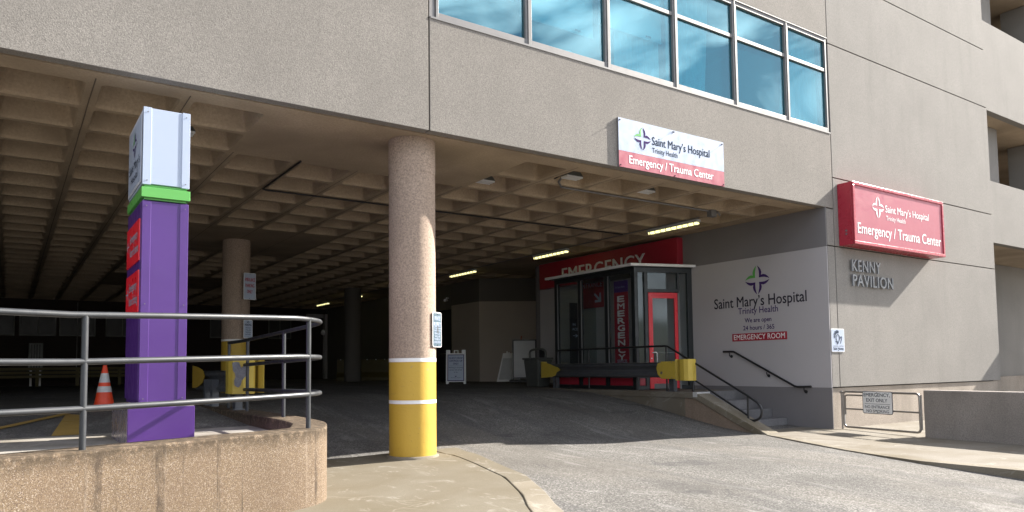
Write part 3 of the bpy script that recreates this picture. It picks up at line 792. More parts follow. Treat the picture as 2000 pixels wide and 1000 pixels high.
for y, z in ((11.95, 1.27), (11.6, 1.27), (11.95, .925), (11.6, .925)): mb.tube([(XB-.018, y, z), (XB-.006, y, z)], .012, 8)
mb.add([(XB-.0095, 11.96, 1.02), (XB-.0095, 11.90, 1.0), (XB-.0095, 11.88, 1.05), (XB-.0095, 11.93, 1.07)], [(0, 1, 2, 3)])
mb.build('bolt', 'galv', g)
mb = MB(); mb.prism([(15.62, 1.11), (15.72, 1.18), (15.9, 1.22), (16.05, 1.27), (16.42, 1.34), (16.47, 1.3), (16.45, .93), (16.38, .90), (15.98, .93), (15.84, .96), (15.78, 1.05)], 'x', XB-.02, XB-.012)
mb.build('end_plate', 'yellow_peel', g, bevel=.006)
fold([(XB-.016, 16.40), (XB-.0, 16.5), (XB+.08, 16.54), (XB+.2, 16.5)], .9, 1.345).build('end_wrap', 'yellow_peel', g)

g2 = thing('guardrail', 'short dark guardrail with battered yellow end behind the purple pylon, paint peeling off', 'guardrail', (2.93, 12.8, .55))
wbeam(11.45, 14.9, 2.98, 1.02, 1).build('beam', 'rubber', g2)
MB().box(2.9, 3.02, 11.5, 14.8, 1.19, 1.20).build('top_strip', 'rubber', g2)
ibeam(2.92, 11.75, .6, 1.05, par=g2); ibeam(2.9, 13.2, .58, 1.05, par=g2); ibeam(2.9, 13.7, .58, 1.05, par=g2)
fold([(2.74, 11.75), (2.72, 11.5), (2.76, 11.40), (2.9, 11.36), (3.06, 11.38), (3.10, 11.45), (3.09, 11.6)], .85, 1.36).build('end_wrap', 'yellow_peel', g2)
fold([(3.13, 11.9), (3.16, 11.5), (3.22, 11.42)], .86, 1.36, .01).build('end_flap', 'yellow_peel', g2)
rnd = random.Random(3)
pts = []
for i in range(26):
    a = 2*math.pi*i/26; rr = .11*(1+.35*math.sin(a*3+1)+.25*(rnd.random()-.5)); pts.append((2.85+rr*.95*math.cos(a), 1.16+rr*1.45*math.sin(a)))
mb = MB(); mb.add([(x, 11.345-.0, z) for x, z in pts], [tuple(range(26))]); 
pf = Face((0, 11.352, 0), (1, 0, 0)); mb = MB(); pf.plate(mb, pts, .002, .006); mb.build('bare_patch', 'peel', g2)
mb = MB(); mb.prism([(13.9, 1.11), (14.1, 1.22), (14.5, 1.27), (14.95, 1.3), (14.95, .88), (14.5, .9), (14.1, .98)], 'x', 2.885, 2.893); mb.build('end_plate', 'yellow', g2)

# ------------------------------------------------------------------ vestibule
A = Vector((12.6, 13.1)); Bp = Vector((14.095, 12.6)); D = Vector((12.6, 16.3))
V = thing('glass_vestibule', 'dark framed glass entrance vestibule with red door and thin white roof', 'entrance', (12.6, 13.1, PZ))
ab = (Bp-A).normalized(); LAB = (Bp-A).length
FD = Face((A.x, A.y, 0), (ab.x, ab.y, 0))           # door side
FS = Face((12.6, D.y, 0), (0, -1, 0))               # long side, x=0 at the far end
LS = D.y-A.y
Z0 = PZ+.003; ZT = 3.62
fr = MB()
FD.rect(fr, 0.0, .09, Z0, ZT, -.12, 0); FD.rect(fr, LAB-.13, LAB-.003, Z0, ZT, -.09, 0)
FD.rect(fr, .09, LAB-.13, 3.50, ZT, -.1, -.004); FD.rect(fr, .27, .36, Z0, 3.5, -.09, -.003); FD.rect(fr, 1.17, 1.22, 3.0, 3.5, -.09, -.003)
FD.rect(fr, .36, 1.17, 3.01, 3.09, -.09, -.006); FD.rect(fr, .09, .27, Z0, Z0+.09, -.09, -.006); FD.rect(fr, .09, .27, .90, .95, -.09, -.006)
FD.rect(fr, 1.22, LAB-.13, Z0, Z0+.07, -.09, -.006)
FS.rect(fr, LS-.12, LS-.001, Z0, ZT, -.118, -.002); FS.rect(fr, 0, .12, Z0, ZT, -.1, 0)
mull = [16.3-15.22, 16.3-14.15]
for c in mull: FS.rect(fr, c-.06, c+.06, Z0, 3.5, -.1, -.004)
FS.rect(fr, .12, LS-.12, 3.50, ZT, -.1, -.006); FS.rect(fr, .12, LS-.12, Z0, Z0+.09, -.1, -.007); FS.rect(fr, .12, LS-.12, .91, .96, -.1, -.007)
fr.build('frame', 'dark', V, bevel=.004)
hl = MB()
for c in [.125]+[c+s for c in mull for s in (-.066, .066)]: FS.rect(hl, c-.006, c+.006, .97, 3.49, -.03, -.001)
hl.build('glazing_bead', 'alum', V)
for a, b in ((.12, mull[0]-.06), (mull[0]+.06, mull[1]-.06), (mull[1]+.06, LS-.12)):
    m1 = MB(); FS.rect(m1, a, b, .96, 3.5, -.06, -.05); m1.build('pane', 'vglass', V)
    m1 = MB(); FS.rect(m1, a+.03, b-.03, Z0+.1, .905, -.05, -.02); m1.build('red_panel', 'red', V, bevel=.004)
m1 = MB(); FD.rect(m1, .09, .27, .95, 3.5, -.06, -.05); m1.build('pane', 'vglass', V)
m1 = MB(); FD.rect(m1, .11, .25, Z0+.1, .895, -.05, -.02); m1.build('red_panel', 'red', V)
m1 = MB(); FD.rect(m1, .36, 1.17, 3.09, 3.5, -.06, -.05); m1.build('pane', 'vglass', V)
m1 = MB(); FD.rect(m1, 1.22, LAB-.13, Z0+.07, 3.5, -.06, -.05); m1.build('pane', 'vglass', V)
m1 = MB(); FD.rect(m1, 1.17, 1.22, Z0, 3.0, -.08, 0.004); m1.build('door_jamb', 'alum', V)
dr = MB(); FD.rect(dr, .37, .48, Z0+.02, 3.0, -.06, .0); FD.rect(dr, 1.08, 1.165, Z0+.02, 3.0, -.06, .0); FD.rect(dr, .48, 1.08, 2.86, 3.0, -.059, -.001); FD.rect(dr, .48, 1.08, Z0+.14, .93, -.059, -.001)
door = dr.build('door', 'doorred', V, bevel=.004)
m1 = MB(); FD.rect(m1, .48, 1.08, Z0+.02, Z0+.139, -.05, .004); m1.build('kick_plate', 'alum', door)
m1 = MB(); FD.rect(m1, .48, 1.08, .93, 2.86, -.035, -.028); m1.build('door_pane', 'vglass', door)
m1 = MB(); m1.tube([FD.at(.45, 1.52, .0), FD.at(.45, 1.52, .05), FD.at(.52, 1.525, .05), FD.at(.545, 1.50, .05), FD.at(.545, 1.20, .05), FD.at(.545, 1.20, .01)], .014, 8); m1.build('pull_handle', 'white', door)
m1 = MB(); FD.rect(m1, .5, 1.07, 1.5, 1.53, -.09, -.06); m1.build('push_bar', 'alum', door)
m1 = MB(); FD.disc(m1, .425, 1.38, .018, 0, .006); m1.build('lock', 'white', door)
m1 = MB(); m1.prism([(12.42, 16.5), (12.42, 13.02), (14.094, 12.46), (14.094, 16.5)], 'z', 3.635, 3.70); m1.build('roof', 'white', V, bevel=.006)
m1 = MB(); m1.prism([(12.5, 16.4), (12.5, 13.06), (14.09, 12.55), (14.09, 16.4)], 'z', 3.621, 3.634); m1.build('roof_underside', 'dark', V)
m1 = MB(); FD.rect(m1, 1.25, 1.36, 1.42, 1.62, -.2, -.15); m1.build('call_box', 'alum', V)
# far end wall of vestibule
m1 = MB(); m1.box(12.61, 14.09, 16.26, 16.3, .97, 3.5); m1.build('end_pane', 'vglass', V)
# what stands inside
bn = thing('hanging_banner', 'tall red banner reading EMERGENCY downward behind the vestibule glass', 'sign', (12.8, 13.8, 1.25))
FB = Face((12.80, 14.06, 0), (0, -1, 0))
m1 = MB(); FB.rect(m1, 0, .50, 1.24, 3.07, -.02, 0); m1.build('red_field', 'red', bn)
m1 = MB(); FB.rect(m1, 0, .50, 3.072, 3.36, -.02, 0); m1.build('purple_header', 'purple', bn)
write(FB, 'Saint Mary', .14, .4, 3.18, .05, 'signwhite', bn)
emblem(FB, .09, 3.2, .035, ['signwhite']*4, bn)
for k, ch in enumerate('EMERGENCY'):
    write(FB, ch, .13, .38, 2.86-k*.185-.03, .14, 'white', bn, name='letter', bold=.05)
write(FB, 'SERVICES', .08, .44, 1.28, .08, 'signwhite', bn, bold=.02)
es = thing('entrance_sign', 'dark red sign reading ENTRANCE with an arrow seen through the vestibule glass', 'sign', (14.05, 16.2, 3.0))
FE = Face((14.05, 16.95, 0), (0, -1, 0))
m1 = MB(); FE.rect(m1, 0, 1.15, 2.9, 3.75, -.03, 0); m1.build('panel', 'red', es)
write(FE, 'ENTRANCE', .05, 1.02, 3.5, .15, 'signwhite', es, bold=.01)
m1 = MB(); FE.plate(m1, [(.70, 3.33), (.90, 3.17), (.90, 3.32), (.97, 3.32), (.97, 3.05), (.70, 3.05), (.70, 3.12), (.85, 3.12), (.66, 3.28)], .001, .004); m1.build('arrow', 'signwhite', es)
ds = thing('door_sign', 'small dark sign with arrow on a dark panel inside the vestibule', 'sign', (13.2, 16.2, 1))
m1 = MB(); m1.box(13.05, 13.5, 16.15, 16.2, PZ, 3.0); m1.build('panel', 'black', ds)
FI = Face((13.0, 16.149, 0), (1, 0, 0)); write(FI, 'IN', .12, .22, 2.35, .07, 'signwhite', ds); write(FI, 'ACE', .1, .3, 2.22, .07, 'signwhite', ds)
write(FI, '→', .12, .3, 2.02, .1, 'signwhite', ds)

# big EMERGENCY sign on the wall above the vestibule
es = thing('emergency_sign', 'long dark red wall sign reading EMERGENCY above the vestibule roof', 'sign', (14.0, 15.8, 4.0))
MB().box(13.90, 14.095, 12.87, 18.75, 3.66, 4.44).build('box', 'red', es, bevel=.01)
FG = Face((13.90, 18.75, 0), (0, -1, 0))
write(FG, 'EMERGENCY', 18.75-17.55, 18.75-14.02, 3.80, .385, 'white', es, bold=.035, d=.002, depth=.03, split=True, space=1.06)

# wall graphics
FW = Face((14.098, 12.55, 0), (0, -1, 0))
wg = thing('wall_lettering', 'hospital name, opening hours and flower emblem lettered on the pale wall by the stairs', 'sign', (14.09, 10.6, 2.5))
WXo = lambda y: 12.55-y
emblem(FW, WXo(10.655), 3.13, .335, ['purpledark', 'green', 'purpledark', 'purpledark'], wg, d=.003)
write(FW, 'Saint Mary’s Hospital', WXo(11.91), WXo(9.41), 2.545, .235, 'ink', wg, d=.003, bold=.012)
write(FW, 'Trinity Health', WXo(11.21), WXo(10.13), 2.375, .14, 'purpledark', wg, d=.003, bold=.01)
write(FW, 'We are open', WXo(11.03), WXo(10.31), 2.17, .10, 'purpledark', wg, d=.003, bold=.015)
write(FW, '24 hours / 365', WXo(11.08), WXo(10.24), 1.995, .10, 'purpledark', wg, d=.003, bold=.015)
m1 = MB(); FW.rect(m1, WXo(11.40), WXo(9.92), 1.745, 1.92, .001, .006); m1.build('red_box', 'red', wg)
write(FW, 'EMERGENCY ROOM', WXo(11.35), WXo(9.97), 1.778, .115, 'white', wg, d=.009, bold=.01)

# ------------------------------------------------------------------ facade signs
sg = thing('facade_sign', 'white and red panel sign on the fascia above the garage mouth', 'sign', (9.5, 8.85, 4.49))
F1 = Face((8.24, 8.862, 0), (1, 0, 0))
MB().box(8.24, 10.86, 8.863, 8.90-.001, 4.49, 5.32).build('back_box', 'alum', sg)
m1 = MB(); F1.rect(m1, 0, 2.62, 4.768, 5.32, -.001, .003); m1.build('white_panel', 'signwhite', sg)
m1 = MB(); F1.rect(m1, 0, 2.62, 4.49, 4.766, -.001, .003); m1.build('red_band', 'pinkred', sg)
emblem(F1, .545, 5.04, .20, ['purpledark', 'green', 'purpledark', 'purpledark'], sg, d=.006)
write(F1, 'Saint Mary’s Hospital', .77, 2.23, 4.975, .14, 'navy', sg, d=.006, bold=.008)
write(F1, 'Trinity Health', .77, 1.39, 4.84, .085, 'navy', sg, d=.006, bold=.006)
write(F1, 'Emergency / Trauma Center', .23, 2.32, 4.575, .135, 'white', sg, d=.006, bold=.012)
m1 = MB()
for x, y in ((.03, 5.28), (1.31, 5.29), (2.58, 5.28), (.03, 4.52), (1.31, 4.51), (2.59, 4.52)): F1.disc(m1, x, y, .012, .003, .014, 8)
m1.build('screw', 'ink', sg)
m1 = MB()
for x, y in ((-.0, 5.27), (1.30, 5.31), (2.60, 5.29)): m1.tube([F1.at(x, y, .006), F1.at(x-.08, y-.05, .05)], .004, 5)
m1.build('wire_tie', 'ink', sg)

s2 = thing('box_sign', 'deep red light box sign for the trauma center on the pavilion wall', 'sign', (16.5, 8.7, 3.7))
F2 = Face((14.56, 8.54, -.02), (1, 0, 0)); W2 = 3.84
MB().box(14.56, 18.40, 8.58, 8.899, 3.70, 5.03).build('housing', 'boxred', s2, bevel=.008)
m1 = MB()
for a in ((0, W2, 3.72, 3.79), (0, W2, 4.98, 5.05), (0, .07, 3.79, 4.98), (W2-.07, W2, 3.79, 4.98)): F2.rect(m1, a[0], a[1], a[2], a[3], -.038, 0)
m1.build('rim', 'boxred', s2, bevel=.008)
m1 = MB(); F2.rect(m1, .07, W2-.07, 3.79, 4.98, -.036, -.022); m1.build('face', 'pinkred', s2)
emblem(F2, .98, 4.6, .24, ['white']*4, s2, d=-.018)
write(F2, 'Saint Mary’s Hospital', 1.27, 3.15, 4.525, .155, 'white', s2, d=-.018, bold=.008)
write(F2, 'Trinity Health', 1.29, 2.10, 4.35, .10, 'white', s2, d=-.018, bold=.006)
write(F2, 'Emergency / Trauma Center', .16, 3.68, 3.965, .225, 'white', s2, d=-.018, bold=.01)
m1 = MB()
for y in (4.0, 3.93): m1.tube([(14.558, 8.72, y), (14.55, 8.72, y)], .022, 10)
m1.build('knob', 'alum', s2)

kp = thing('metal_letters', 'raised metal letters spelling KENNY PAVILION in the shade of the red box sign', 'lettering', (15.6, 8.88, 2.9))
F3 = Face((0, 8.87, 0), (1, 0, 0))
write(F3, 'KENNY', 14.92, 16.05, 3.185, .245, 'kenny', kp, bold=.012, d=0, depth=.035, split=True, space=1.1)
write(F3, 'PAVILION', 14.93, 16.55, 2.865, .245, 'kenny', kp, bold=.012, d=0, depth=.035, split=True, space=1.1)

def sign_plate(name, label, F, x0, x1, z0, z1, face_mat, rim_mat, grp=None, r=.03):
    t = thing(name, label, 'sign', F.at((x0+x1)/2, z0, 0), 0, grp)
    m1 = MB(); F.plate(m1, rrect(x0, x1, z0, z1, r), -.006, 0); m1.build('rim', rim_mat, t)
    m1 = MB(); F.plate(m1, rrect(x0+.012, x1-.012, z0+.012, z1-.012, r*.7), .0005, .002); m1.build('face', face_mat, t)
    for zz in (z1-.03, z0+.03):
        m1 = MB(); F.disc(m1, (x0+x1)/2, zz, .008, .002, .006, 8); m1.build('bolt', 'ink', t)
    return t
sh = Face((14.12, 8.885, 0), (1, 0, 0))
t = sign_plate('safe_haven_sign', 'small white sign with a hand drawing reading Safe Haven at the wall corner', sh, .0, .47, 1.44, 1.93, 'signwhite', 'white')
m1 = MB()
def stroke(pts, r=.006): m1.tube([sh.at(x, y, .004) for x, y in pts], r, 5)
cx = .235
stroke([(cx-.005+.062*math.cos(R(a)), 1.735+.072*math.sin(R(a))) for a in range(-50, 231, 20)]); stroke([(cx-.045, 1.68), (cx, 1.62), (cx+.035, 1.68), (cx+.10, 1.76), (cx+.13, 1.765), (cx+.13, 1.72), (cx+.085, 1.62)])
stroke([(cx-.10, 1.66), (cx-.06, 1.665), (cx-.02, 1.60)])
for a, l in ((105, .075), (128, .085), (150, .08), (172, .06), (82, .06)):
    ca, sa = math.cos(R(a)), math.sin(R(a)); bx, by = cx-.01+.085*ca, 1.74+.095*sa; px_, py_ = -sa*.014, ca*.014
    stroke([(bx+px_, by+py_), (bx+px_+l*ca*.7, by+py_+l*sa*.7), (bx+l*ca*.85, by+l*sa*.85), (bx-px_+l*ca*.7, by-py_+l*sa*.7), (bx-px_, by-py_)], .005)
m1.build('hand_drawing', 'navy', t)
write(sh, 'Safe Haven', .06, .42, 1.485, .055, 'navy', t, bold=.02); write(sh, 'Safe Shelter · Safe Place', .06, .42, 1.555, .022, 'navy', t)

# signs on the columns
def turned(cx, cy, z, ang, r):
    a = R(ang); return Face((cx+r*math.cos(a), cy+r*math.sin(a), 0), (-math.sin(a), math.cos(a), 0))
# private property: fixed on the right flank of the front column, reader's side faces the road
F4 = Face((4.955, 9.235, 0), (math.cos(R(32)), math.sin(R(32)), 0))
t = sign_plate('private_property_sign', 'narrow blue sign reading PRIVATE PROPERTY on the yellow-footed column', F4, 0, .255, 1.50, 2.00, 'bluegrey', 'white')
write(F4, 'PRIVATE', .05, .205, 1.885, .055, 'signwhite', t, bold=.02); write(F4, 'PROPERTY', .03, .225, 1.79, .065, 'signwhite', t, bold=.02)
m1 = MB(); F4.rect(m1, .03, .225, 1.768, 1.774, .002, .004); m1.build('rule', 'signwhite', t)
for k, s_ in enumerate(('UNAUTHORIZED', 'VEHICLES', 'WILL BE', 'TOWED AT', 'OWNERS EXPENSE')):
    w_ = min(.19, .018*len(s_)+.03); write(F4, s_, .128-w_/2, .128+w_/2, 1.725-k*.042, .026, 'signwhite', t, bold=.02)
MB().box(5.02, 5.08, 9.30, 9.37, 1.7, 1.8).build('bracket', 'alum', t)
F5 = Face((4.80, 18.85, 0), (math.cos(R(15)), math.sin(R(15)), 0))
t = sign_plate('ambulance_parking_sign', 'white sign with red letters AMBULANCE PARKING ONLY on the inner column', F5, 0, .33, 2.97, 3.64, 'signwhite', 'white')
for k, s_ in enumerate(('AMBULANCE', 'PARKING', 'ONLY')):
    w_ = (.28, .24, .15)[k]; write(F5, s_, .165-w_/2, .165+w_/2, 3.43-k*.15, .085, 'red', t, bold=.02)
t = sign_plate('no_parking_sign', 'small white no parking sign lower down on the inner column', F5, .01, .25, 2.0, 2.46, 'signwhite', 'white')
write(F5, 'NO', .10, .16, 2.38, .04, 'ink', t, bold=.02); write(F5, 'PARKING', .04, .22, 2.31, .05, 'ink', t, bold=.02)
for k, s_ in enumerate(('VEHICLES', 'WILL BE', 'TICKETED', 'OR TOWED')): write(F5, s_, .06, .20, 2.245-k*.055, .03, 'ink', t, bold=.01)

# ------------------------------------------------------------------ gate and low wall by the pavilion
ga = Vector((14.30, 8.80)); gb = Vector((13.99, 7.06)); gd = (gb-ga).normalized(); LG = (gb-ga).length
FGt = Face((ga.x, ga.y, 0), (gd.x, gd.y, 0))
gt = thing('pipe_gate', 'low galvanised pipe gate between the pavilion corner and the low wall', 'gate', (14.15, 7.9, -.1))
def gp(x, z): return tuple(FGt.at(x, z, 0))
loopp = [(x, z) for x, z in rrect(.03, LG-.02, -.10, .62, .07)]
m1 = MB(); m1.tube([gp(x, z-.0*x) for x, z in loopp], .022, 8, closed=True); m1.build('outer_frame', 'galv', gt)
m1 = MB(); m1.tube([gp(.05, .27), gp(LG-.04, .27)], .018, 8); m1.build('middle_rail', 'galv', gt)
m1 = MB(); m1.tube([gp(.07, .15), gp(.07, .53), gp(.12, .55), gp(LG*.45, .55)], .018, 8); m1.build('inner_rail', 'galv', gt)
m1 = MB(); m1.tube([gp(-.02, -.15), gp(-.02, .64)], .02, 8); m1.tube([gp(-.06, .6), gp(.03, .6)], .02, 8); m1.build('hinge_post', 'galv', gt)
m1 = MB(); m1.tube([gp(LG-.02+.03, -.05), gp(LG+.01, .6)], .016, 8); m1.build('latch_post', 'galv', gt)
FQ = Face(tuple(FGt.at(0, 0, .035)), (gd.x, gd.y, 0))
t = sign_plate('exit_sign', 'white framed board reading EMERGENCY EXIT ONLY hung on the pipe gate', FQ, .52, 1.205, .20, .645, 'white', 'ink', r=.04)
write(FQ, 'EMERGENCY,', .555, 1.15, .54, .066, 'navy', t, bold=.01); write(FQ, 'EXIT ONLY', .61, 1.09, .435, .066, 'navy', t, bold=.01)
m1 = MB(); FQ.rect(m1, .57, 1.15, .392, .398, .002, .004); m1.build('rule', 'navy', t)
write(FQ, 'NO ENTRANCE', .58, 1.14, .31, .055, 'navy', t, bold=.005); write(FQ, 'NO SMOKING', .61, 1.12, .228, .055, 'navy', t, bold=.005)
lw = MB(); lwp = [(13.97, 7.0), (13.94, 6.5), (13.9, 6.0), (13.86, 5.3), (13.78, 4.4), (13.62, 3.0), (13.3, 0), (13.0, -4)]
inn2 = offset(lwp, .28)
n = len(lwp); vs = [(x, y, -.4) for x, y in lwp]+[(x, y, -.4) for x, y in inn2]+[(x, y, .69) for x, y in lwp]+[(x, y, .69) for x, y in inn2]
fs = []
for i in range(n-1): fs += [(i, i+1, 2*n+i+1, 2*n+i), (n+i, n+i+1, 3*n+i+1, 3*n+i), (2*n+i, 2*n+i+1, 3*n+i+1, 3*n+i)]
fs += [(0, n, 3*n, 2*n), (n-1, 2*n-1, 4*n-1, 3*n-1)]
lw.add(vs, fs); tag(lw.build('low_wall', concrete('low_wall_concrete', (.28, .25, .225), 60, .3, .4, .4, .4, .5), bevel=.02), 'low stained concrete wall to the right of the pipe gate', 'wall')

# ------------------------------------------------------------------ foreground curved wall and railing
n = len(WALL_OUT)
def smooth2(p, k=4):
    return [(v.x, v.y) for v in smooth([(a, b, 0) for a, b in p], k)]
WO = smooth2(WALL_OUT, 3); WI = offset(WO, .38); n = len(WO)
mb = MB(); vs = [(x, y, -.8) for x, y in WO]+[(x, y, -.8) for x, y in WI]+[(x, y, .60) for x, y in WO]+[(x, y, .60) for x, y in WI]
fs = []
for i in range(n-1): fs += [(i, i+1, 2*n+i+1, 2*n+i), (n+i, n+i+1, 3*n+i+1, 3*n+i), (2*n+i, 2*n+i+1, 3*n+i+1, 3*n+i)]
fs += [(0, n, 3*n, 2*n), (n-1, 2*n-1, 4*n-1, 3*n-1)]
mb.add(vs, fs)
o = mb.build('curved_wall', 'wallpink', bevel=.018)
for p in o.data.polygons: p.use_smooth = False
tag(o, 'curved pinkish aggregate concrete retaining wall in the left foreground', 'wall')
rl = thing('curved_railing', 'grey three-bar pipe railing bending round the top of the foreground wall', 'railing', (1.5, 7, .6))
RP = [(-9, 3.3), (-5, 4.68), (-2.5, 5.55), (-1, 6.09), (0, 6.46), (.49, 6.63), (1.2, 6.86), (1.9, 7.13), (2.38, 7.34), (2.66, 7.58), (2.84, 7.92), (2.91, 8.4), (2.92, 9.2), (2.92, 10.2), (2.92, 11.3), (2.92, 12.33)]
RS = smooth2(RP, 5)
def rise(x, y): return .075*max(0, min(1, (x-.4)/2.0))*max(0, min(1, (11.5-y)/3.5))
for z, nm in ((1.645, 'top_rail'), (1.28, 'middle_rail'), (.915, 'lower_rail')):
    m1 = MB(); m1.tube([(x, y, z+rise(x, y)*(.4+.6*(z-.9)/.745)) for x, y in RS], .0255, 12); m1.build(nm, 'railgrey', rl)
for x, y in ((.49, 6.63), (2.56, 7.47), (2.915, 9.45), (2.92, 11.2), (2.92, 12.31), (-1.7, 5.83), (-4, 5.02)):
    m1 = MB(); m1.tube([(x, y, .59), (x, y, 1.645+rise(x, y))], .0245, 12); m1.build('post', 'railgrey', rl)

# ------------------------------------------------------------------ purple pylon
py = thing('sign_pylon', 'tall purple pylon sign with white head and green band behind the railing', 'sign', (1.33, 9.0, .45))
PX0, PX1, PY0, PY1 = 1.11, 1.56, 8.42, 9.48
MB().box(1.0, 1.63, 8.30, 9.62, .452, .835).build('base', 'purple', py, bevel=.004)
MB().box(1.005, 1.625, 8.31, 9.61, .836, .842).build('base_lid', 'galv', py)
MB().box(1.0-.003, 1.0, 8.32, 9.6, .46, .82).build('base_side', paint('worn_metallic_base', (.35, .30, .36), .25, .3, .1, .6), py)
MB().box(PX0+.012, PX1-.012, PY0+.02, PY1-.02, .86, 3.0).build('shaft', 'purple', py)
MB().box(PX0+.03, PX1-.03, PY0, PY0+.03, .86, 2.985).box(PX0, PX0+.085, PY0-.006, PY0+.04, .86, 2.985).box(PX1-.085, PX1, PY0-.006, PY0+.04, .86, 2.985).build('front_panel', 'purple', py, bevel=.004)
MB().box(PX0-.006, PX0+.01, PY0+.045, PY1-.03, .9, 2.98).build('side_panel', 'purple', py, bevel=.003)
MB().box(PX0-.012, PX1+.012, PY0-.02, PY1+.01, 3.02, 3.125).build('green_band', 'green', py, bevel=.004)
MB().box(PX0+.02, PX1-.02, PY0+.02, PY1-.02, 2.98, 3.16).build('neck', 'green', py)
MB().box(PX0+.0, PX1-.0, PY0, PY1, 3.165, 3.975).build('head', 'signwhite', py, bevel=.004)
MB().box(PX0-.004, PX0+.075, PY0-.008, PY0+.03, 3.155, 3.98).box(PX1-.075, PX1+.004, PY0-.008, PY0+.03, 3.155, 3.98).build('head_trim', 'signwhite', py, bevel=.003)
m1 = MB(); Fp = Face((PX0, PY0-.008, 0), (1, 0, 0))
for x in (.04, .45-.035):
    for z in (3.2, 3.93, 2.93, 1.9, .92): Fp.disc(m1, x, z, .006, .0, .006, 8)
m1.build('screw', 'alum', py)
FL = Face((PX0-.007, PY1, 0), (0, -1, 0)); LW = PY1-PY0
m1 = MB(); FL.rect(m1, .02, LW-.05, 3.19, 3.94, 0, .003); m1.build('head_face', paint('grey_shaded_face', (.55, .56, .62), .35, .05, 0), py)
m1 = MB(); FL.rect(m1, .05, LW-.08, 3.22, 3.91, .003, .005); FL.rect(m1, .058, LW-.088, 3.228, 3.902, .005, .006); m1.build('face_border', 'signwhite', py)
emblem(FL, LW*.5, 3.70, .15, ['purpledark', 'green', 'purpledark', 'purpledark'], py, d=.009)
write(FL, 'Saint Mary’s', .14, LW-.14, 3.42, .10, 'navy', py, d=.009); write(FL, 'Hospital', .28, LW-.28, 3.30, .08, 'navy', py, d=.009)
for k, (zt, a, b, ar) in enumerate(((2.80, 'Emergency', 'Room Entrance', '←'), (2.26, 'Emergency', 'Room Parking', '→'))):
    m1 = MB(); FL.rect(m1, .08, LW-.05, zt-.44, zt, 0, .012); m1.build('red_plate', 'doorred', py)
    write(FL, ar, .12, .30, zt-.26, .13, 'signwhite', py, d=.015); write(FL, a, .36, LW-.14, zt-.19, .095, 'signwhite', py, d=.015, bold=.01); write(FL, b, .36, LW-.08, zt-.34, .095, 'signwhite', py, d=.015, bold=.01)

# ------------------------------------------------------------------ cone
cn = thing('traffic_cone', 'orange traffic cone with two scuffed reflective collars on the parking floor', 'cone', (1.3, 13.65, .6))
x, y, z = 1.3, 13.65, .6
prof = lambda t: .155*(1-t)+.028*t
def seg(a, b, nm, mat, e=0): MB().lathe(x, y, [(prof(a)+e, z+.03+.68*a), (prof(b)+e, z+.03+.68*b)], 24).build(nm, mat, cn)
seg(0, .36, 'body', 'orange'); seg(.36, .50, 'collar', 'reflect', .002); seg(.50, .59, 'body', 'orange'); seg(.59, .81, 'collar', 'reflect', .002); seg(.81, 1, 'tip', 'orange')
MB().box(x-.18, x+.18, y-.18, y+.18, z, z+.035).build('base', 'orange', cn, bevel=.02)

# ------------------------------------------------------------------ sandwich board, bin, boards
SX, SY = 12.05, 20.9
sz = hgt(12.05, 20.9)
tb = thing('sandwich_board', 'white folding sign reading GUEST DROP OFF PICK UP ONLY by the recess', 'sign', (SX, SY, sz))
ang = R(-34); rr_ = Vector((math.cos(ang), math.sin(ang), 0)); FA = Face((SX-.32*rr_.x, SY-.32*rr_.y, sz), (rr_.x, rr_.y, 0), (0.0, 0.0, 1))
nrm = FA.n; FA.u = (Vector((0, 0, 1))-nrm*.16).normalized()
FBk = Face(tuple(Vector((SX-.32*rr_.x, SY-.32*rr_.y, sz))-nrm*.36), (rr_.x, rr_.y, 0)); FBk.u = (Vector((0, 0, 1))+nrm*.16).normalized()
for F in (FA, FBk):
    m1 = MB()
    F.rect(m1, 0, .07, 0, 1.13, -.03, 0); F.rect(m1, .57, .64, 0, 1.13, -.03, 0); F.rect(m1, .07, .13, 1.0, 1.13, -.03, 0); F.rect(m1, .51, .57, 1.0, 1.13, -.03, 0)
    F.rect(m1, .07, .57, .07, 1.02, -.029, -.001); F.rect(m1, .25, .28, 1.02, 1.12, -.03, 0); F.rect(m1, .37, .40, 1.02, 1.12, -.03, 0); F.rect(m1, .28, .37, 1.09, 1.12, -.03, 0)
    m1.build('leaf', 'white', tb, bevel=.006)
m1 = MB(); FA.rect(m1, .045, .595, .10, .98, 0, .004); m1.build('border', 'purpledark', tb)
m1 = MB(); FA.rect(m1, .07, .57, .125, .955, .003, .006); m1.build('poster', 'signwhite', tb)
for k, (s_, a, b) in enumerate((('GUEST DROP', .1, .54), ('OFF/PICK UP', .11, .53), ('ONLY', .23, .41))): write(FA, s_, a, b, .83-k*.093, .058, 'purpledark', tb, d=.008, bold=.012)
m1 = MB(); FA.rect(m1, .1, .54, .60, .604, .006, .008); m1.build('rule', 'ink', tb)
for k, (s_, a, b) in enumerate((('Parking is located', .1, .54), ('across the street', .12, .52), ('in lot.', .26, .39))): write(FA, s_, a, b, .525-k*.075, .042, 'ink', tb, d=.008)
m1 = MB(); FA.plate(m1, arc(.32, .27, .03, 180, 360, 8), .006, .008); m1.build('mark', 'purpledark', tb)
write(FA, 'Saint Mary’s Hospital', .17, .47, .2, .022, 'ink', tb, d=.008)

